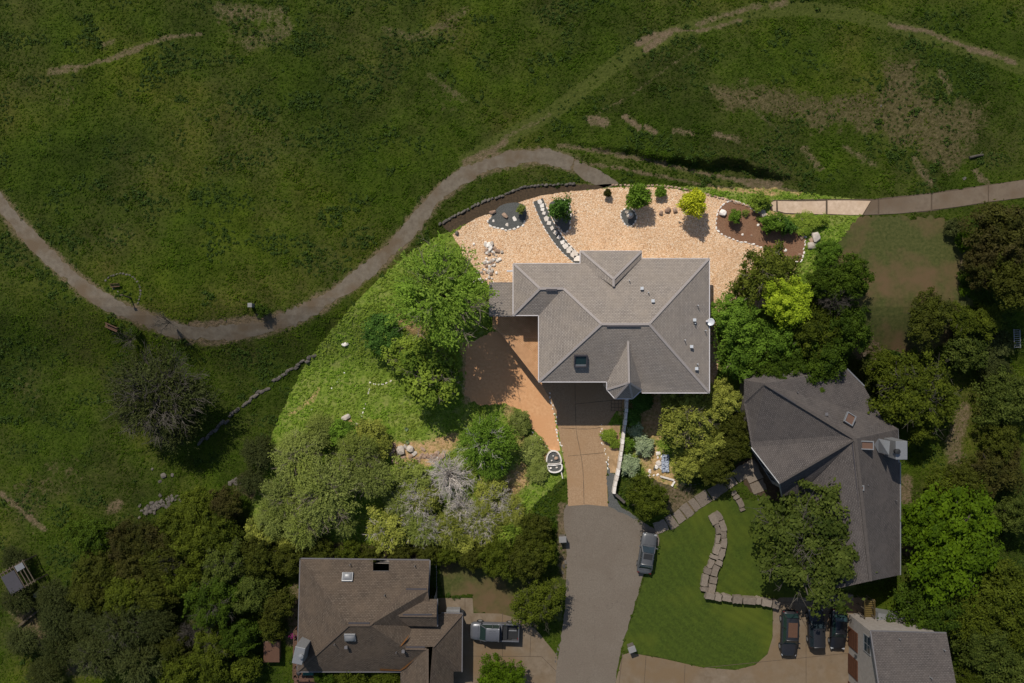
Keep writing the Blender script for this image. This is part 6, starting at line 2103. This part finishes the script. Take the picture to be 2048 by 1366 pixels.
    (430, 1200, 60, 4.8, 'oak', 'd_green', "large dark green oak, biggest crown of the left woods", None, 2.3, 'sparse', 'twig_dim'),
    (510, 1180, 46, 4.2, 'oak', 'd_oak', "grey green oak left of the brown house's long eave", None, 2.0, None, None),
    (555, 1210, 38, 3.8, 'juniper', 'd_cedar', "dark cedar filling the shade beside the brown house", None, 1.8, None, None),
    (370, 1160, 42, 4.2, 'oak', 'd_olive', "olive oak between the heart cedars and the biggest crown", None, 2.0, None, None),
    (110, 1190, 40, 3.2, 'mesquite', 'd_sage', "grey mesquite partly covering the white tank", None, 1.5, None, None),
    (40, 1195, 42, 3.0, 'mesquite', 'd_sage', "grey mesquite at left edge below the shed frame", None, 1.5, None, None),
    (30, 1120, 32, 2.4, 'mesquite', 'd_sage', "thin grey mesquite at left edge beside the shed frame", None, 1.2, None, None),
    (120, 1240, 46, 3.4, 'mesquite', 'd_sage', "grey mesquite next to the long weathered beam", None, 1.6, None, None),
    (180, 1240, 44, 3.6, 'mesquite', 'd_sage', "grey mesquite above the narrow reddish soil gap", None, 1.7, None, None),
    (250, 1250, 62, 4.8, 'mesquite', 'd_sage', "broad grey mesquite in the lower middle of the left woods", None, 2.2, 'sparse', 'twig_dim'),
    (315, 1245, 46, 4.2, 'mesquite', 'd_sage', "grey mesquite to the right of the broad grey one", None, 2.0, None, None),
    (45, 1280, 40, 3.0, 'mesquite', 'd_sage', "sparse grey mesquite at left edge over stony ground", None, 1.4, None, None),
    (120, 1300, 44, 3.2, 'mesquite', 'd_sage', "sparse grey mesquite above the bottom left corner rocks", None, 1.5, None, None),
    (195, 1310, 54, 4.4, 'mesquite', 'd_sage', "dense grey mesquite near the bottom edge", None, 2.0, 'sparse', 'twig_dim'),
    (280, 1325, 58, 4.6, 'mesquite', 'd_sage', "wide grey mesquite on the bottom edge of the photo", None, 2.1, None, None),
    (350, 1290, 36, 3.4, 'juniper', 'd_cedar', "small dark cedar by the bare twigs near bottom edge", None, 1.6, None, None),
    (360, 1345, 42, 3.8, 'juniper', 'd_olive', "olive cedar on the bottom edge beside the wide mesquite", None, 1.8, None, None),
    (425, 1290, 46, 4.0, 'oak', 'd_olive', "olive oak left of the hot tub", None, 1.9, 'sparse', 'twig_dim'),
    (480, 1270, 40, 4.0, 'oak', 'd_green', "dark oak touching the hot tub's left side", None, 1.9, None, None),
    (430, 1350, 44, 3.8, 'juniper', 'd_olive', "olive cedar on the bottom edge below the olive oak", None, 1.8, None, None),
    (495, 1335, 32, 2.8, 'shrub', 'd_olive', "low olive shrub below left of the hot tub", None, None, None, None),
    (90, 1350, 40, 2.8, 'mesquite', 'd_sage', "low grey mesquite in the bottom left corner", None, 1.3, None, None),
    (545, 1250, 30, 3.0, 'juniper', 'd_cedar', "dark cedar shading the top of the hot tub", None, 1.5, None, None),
]
for a in PL:
    if not a[6]:
        continue
    px, py, rp, ht, kind, leaf, label, nm, vr, tw, bk = a
    r0 = random.Random(int(px * 7 + py))
    plant(px, py, rp, ht, kind, leaf, label, nm, vr, tw, bk, asp=r0.uniform(.93, 1.08), cat=('cactus' if nm == 'cactus_patch' else None))

bare(898, 950, 56, 3.4, "largest silvery dead bush in the middle of the thicket")
bare(925, 1014, 38, 3.4, "silvery dead bush directly below the largest one")
bare(1000, 1000, 34, 3.2, "dead grey bush near the tan dirt slope")
bare(835, 1008, 40, 3.2, "dead reddish twigs beside the leaning branch")
bare(970, 1052, 34, 3.4, "grey dead bush above the front lawn of the brown house")
bare(860, 1055, 32, 3.3, "grey dead bush left of the lowest dead bushes")
bare(1665, 600, 34, 5.2, "bare forked grey branches sticking out beside the dark trees", 'dead', 'twig_dim')
bare(345, 1118, 26, 4.4, "pale bare twigs in the gap of the left woods", 'dead', 'twig_dim')
bare(385, 1265, 30, 3.6, "bare twigs between grey mesquites near the bottom edge", 'dead', 'twig_dim')
bare(255, 680, 30, 3.0, "bare grey branches reaching over the path beside the bench", 'sparse2', 'twig_dim')
bare(330, 645, 34, 4.0, "bare crown tip crossing the path above the huge grey tree", 'sparse', 'twig_dim')

# agaves on the slope
ag = []
for x, y, k, lab in ((727, 858, .45, "pale agave rosette touching the small tan outcrop"), (813, 858, .35, "pale agave rosette alone in the rough slope grass"), (815, 884, .35, "pale agave rosette just above the large outcrop boulders")):
    t = thing("agave", lab, "agave", G(x, y))
    for i in range(14):
        an = i * 2.4
        L_ = k * rs.uniform(.8, 1.1)
        d_ = Vector((math.cos(an), math.sin(an), .55 + .03 * i)).normalized()
        s_ = Vector((-math.sin(an), math.cos(an), 0))
        m_ = d_ * L_ * .5
        o = MB().add([s_ * .03, m_ + s_ * .06 + Vector((0, 0, .02)), d_ * L_, m_ - s_ * .06 + Vector((0, 0, .02)), -s_ * .03], [(0, 1, 2, 3, 4)])
        me = o.mesh("leaf", None)
        me.materials.append(None)
        mslot(link("leaf", me, t), LEAF['pale'])


# ---------------------------------------------------------------- weeds and grass tufts (uncountable)
def tuft(n, hgt, ls, upr):
    d_ = unit(n)
    d_[:, 2] = np.abs(d_[:, 2])
    c = d_ * np.array([.9, .9, hgt]) * rng.uniform(.4, 1, n)[:, None]
    nr = unit(n) * .6 + d_ * .4 + np.array([0, 0, .6])
    nr /= np.linalg.norm(nr, axis=1, keepdims=True)
    L = ls * rng.uniform(.6, 1.3, n)
    return leaf_mesh("tuft", c, nr, L, L * upr, .3 + .7 * rng.random(n))


def scatter(name, label, pts, zs, sc_, mat, meshes, tilt=.0):
    me = bpy.data.meshes.new(name)
    me.vertices.add(len(pts))
    me.vertices.foreach_set("co", np.column_stack([pts, zs]).ravel())
    for nm, val in (("size", sc_), ("turn", rng.random(len(pts)) * 6.28)):
        a = me.attributes.new(nm, 'FLOAT', 'POINT')
        a.data.foreach_set("value", val.astype(np.float32))
    o = link(name, me)
    ng = bpy.data.node_groups.new(name, 'GeometryNodeTree')
    ng.interface.new_socket("Geometry", in_out='INPUT', socket_type='NodeSocketGeometry')
    ng.interface.new_socket("Geometry", in_out='OUTPUT', socket_type='NodeSocketGeometry')
    gi = ng.nodes.new('NodeGroupInput')
    go = ng.nodes.new('NodeGroupOutput')
    m2p = ng.nodes.new('GeometryNodeMeshToPoints')
    iop = ng.nodes.new('GeometryNodeInstanceOnPoints')
    g2i = ng.nodes.new('GeometryNodeGeometryToInstance')
    ng.links.new(gi.outputs[0], m2p.inputs[0])
    ng.links.new(m2p.outputs[0], iop.inputs['Points'])
    for k, ms in enumerate(meshes):
        ms = ms.copy()
        ms.materials.clear()
        ms.materials.append(mat)
        so_ = bpy.data.objects.new("tuft_source", ms)
        oi_ = ng.nodes.new('GeometryNodeObjectInfo')
        oi_.inputs['Object'].default_value = so_
        ng.links.new(oi_.outputs['Geometry'], g2i.inputs[0])
    ng.links.new(g2i.outputs[0], iop.inputs['Instance'])
    iop.inputs['Pick Instance'].default_value = True
    at1 = ng.nodes.new('GeometryNodeInputNamedAttribute')
    at1.data_type = 'FLOAT'
    at1.inputs[0].default_value = "size"
    at2 = ng.nodes.new('GeometryNodeInputNamedAttribute')
    at2.data_type = 'FLOAT'
    at2.inputs[0].default_value = "turn"
    cb = ng.nodes.new('ShaderNodeCombineXYZ')
    ng.links.new(at2.outputs[0], cb.inputs[2])
    er = ng.nodes.new('FunctionNodeEulerToRotation')
    ng.links.new(cb.outputs[0], er.inputs[0])
    ng.links.new(er.outputs[0], iop.inputs['Rotation'])
    ng.links.new(at1.outputs[0], iop.inputs['Scale'])
    ng.links.new(iop.outputs[0], go.inputs[0])
    md = o.modifiers.new("scatter", 'NODES')
    md.node_group = ng
    return tag(o, label, "plants", kind='stuff')


TUFTS = [tuft(13, .75, .75, .5) for _ in range(4)]
GRASSY = [tuft(12, 1.0, .9, .16) for _ in range(3)]


def sample(n, x0, x1, y0, y1):
    px = rng.uniform(x0, x1, n)
    py = rng.uniform(y0, y1, n)
    return px, py


def blocked(px, py):
    b_ = np.zeros(px.shape, bool)
    for pl_ in EXCL:
        xs_ = [q[0] for q in pl_]
        ys_ = [q[1] for q in pl_]
        m_ = (px > min(xs_)) & (px < max(xs_)) & (py > min(ys_)) & (py < max(ys_))
        if m_.any():
            s_ = np.zeros(px.shape, bool)
            s_[m_] = in_poly(px[m_], py[m_], pl_)
            b_ |= s_
    return b_


def zone_at(px, py):
    """bilinear-ish lookup of the painted masks"""
    z0 = np.zeros(px.shape)
    for _ in range(3):
        k = S * (CAMH - z0) / CAMH
        wx, wy = (px - 1024) * k, (683 - py) * k
        z0 = hv(wy)
    ix = np.clip(np.round((wx + 66) / .25).astype(int) + 4, 0, nx - 1)
    iy = np.clip(np.round((wy + 46) / .25).astype(int) + 4, 0, ny - 1)
    return wx, wy, z0, dirt[iy, ix], lot[iy, ix], dry[iy, ix]


px, py = sample(190000, -30, 2080, -30, 1390)
wx, wy, wz, zd, zl, zr_ = zone_at(px, py)
cl = fbm(px / 38, py / 38, 21)
keep = (~blocked(px, py)) & (rng.random(len(px)) > zd * 1.15) & (zl < .5) & (rng.random(len(px)) < .35 + cl * 1.1) & (rng.random(len(px)) > zr_ * .75)
trail = dist_line(px, py, TRAIL) < 14
keep &= ~(trail & (rng.random(len(px)) < .8))
sz = rng.uniform(.075, .155, len(px)) * (1 + .7 * smooth(.5, .75, fbm(px / 22, py / 22, 33)))
wz2 = wz + bank(px, py)
dk_ = keep & (fbm(px / 60, py / 40, 77) > .60) & (rng.random(len(px)) < .5)
scatter("field_weeds", "green rank weeds covering the open field", np.column_stack([wx, wy])[keep & ~dk_], wz2[keep & ~dk_], sz[keep & ~dk_], M['tuft_field'], TUFTS)
scatter("dark_weeds", "dark bluish weed clumps dotted through the open field", np.column_stack([wx, wy])[dk_], wz2[dk_], sz[dk_] * 1.7, M['tuft_blue'], TUFTS)
keep = (~blocked(px, py)) & (zr_ + (fbm(px / 9, py / 9, 51) - .5) * .8 > .4) & (rng.random(len(px)) < .4) & (zl < .5)
scatter("dry_grass", "dry brown grass tufts in the bare patches of the field", np.column_stack([wx, wy])[keep] + .1, wz2[keep], sz[keep] * .9, M['tuft_dry'], GRASSY)
px, py = sample(60000, 480, 1760, 360, 1110)
wx, wy, wz, zd, zl, zr_ = zone_at(px, py)
keep = (~blocked(px, py)) & (zl > .5) & (rng.random(len(px)) > zd * 1.2) & (fbm(px / 25, py / 25, 41) + rng.random(len(px)) * .3 > .5)
scatter("yard_weeds", "bright green weeds on the rough slope beside the house", np.column_stack([wx, wy])[keep], wz[keep], rng.uniform(.10, .24, keep.sum()), M['tuft_yard'], TUFTS)
keep2 = (~blocked(px, py)) & (zl > .5) & (zd > .35) & (px > 990) & (px < 1125) & (rng.random(len(px)) < .5)
scatter("straw_grass", "dry straw coloured grass on the slope left of the driveway", np.column_stack([wx, wy])[keep2], wz[keep2], rng.uniform(.12, .26, keep2.sum()), M['tuft_straw'], GRASSY)
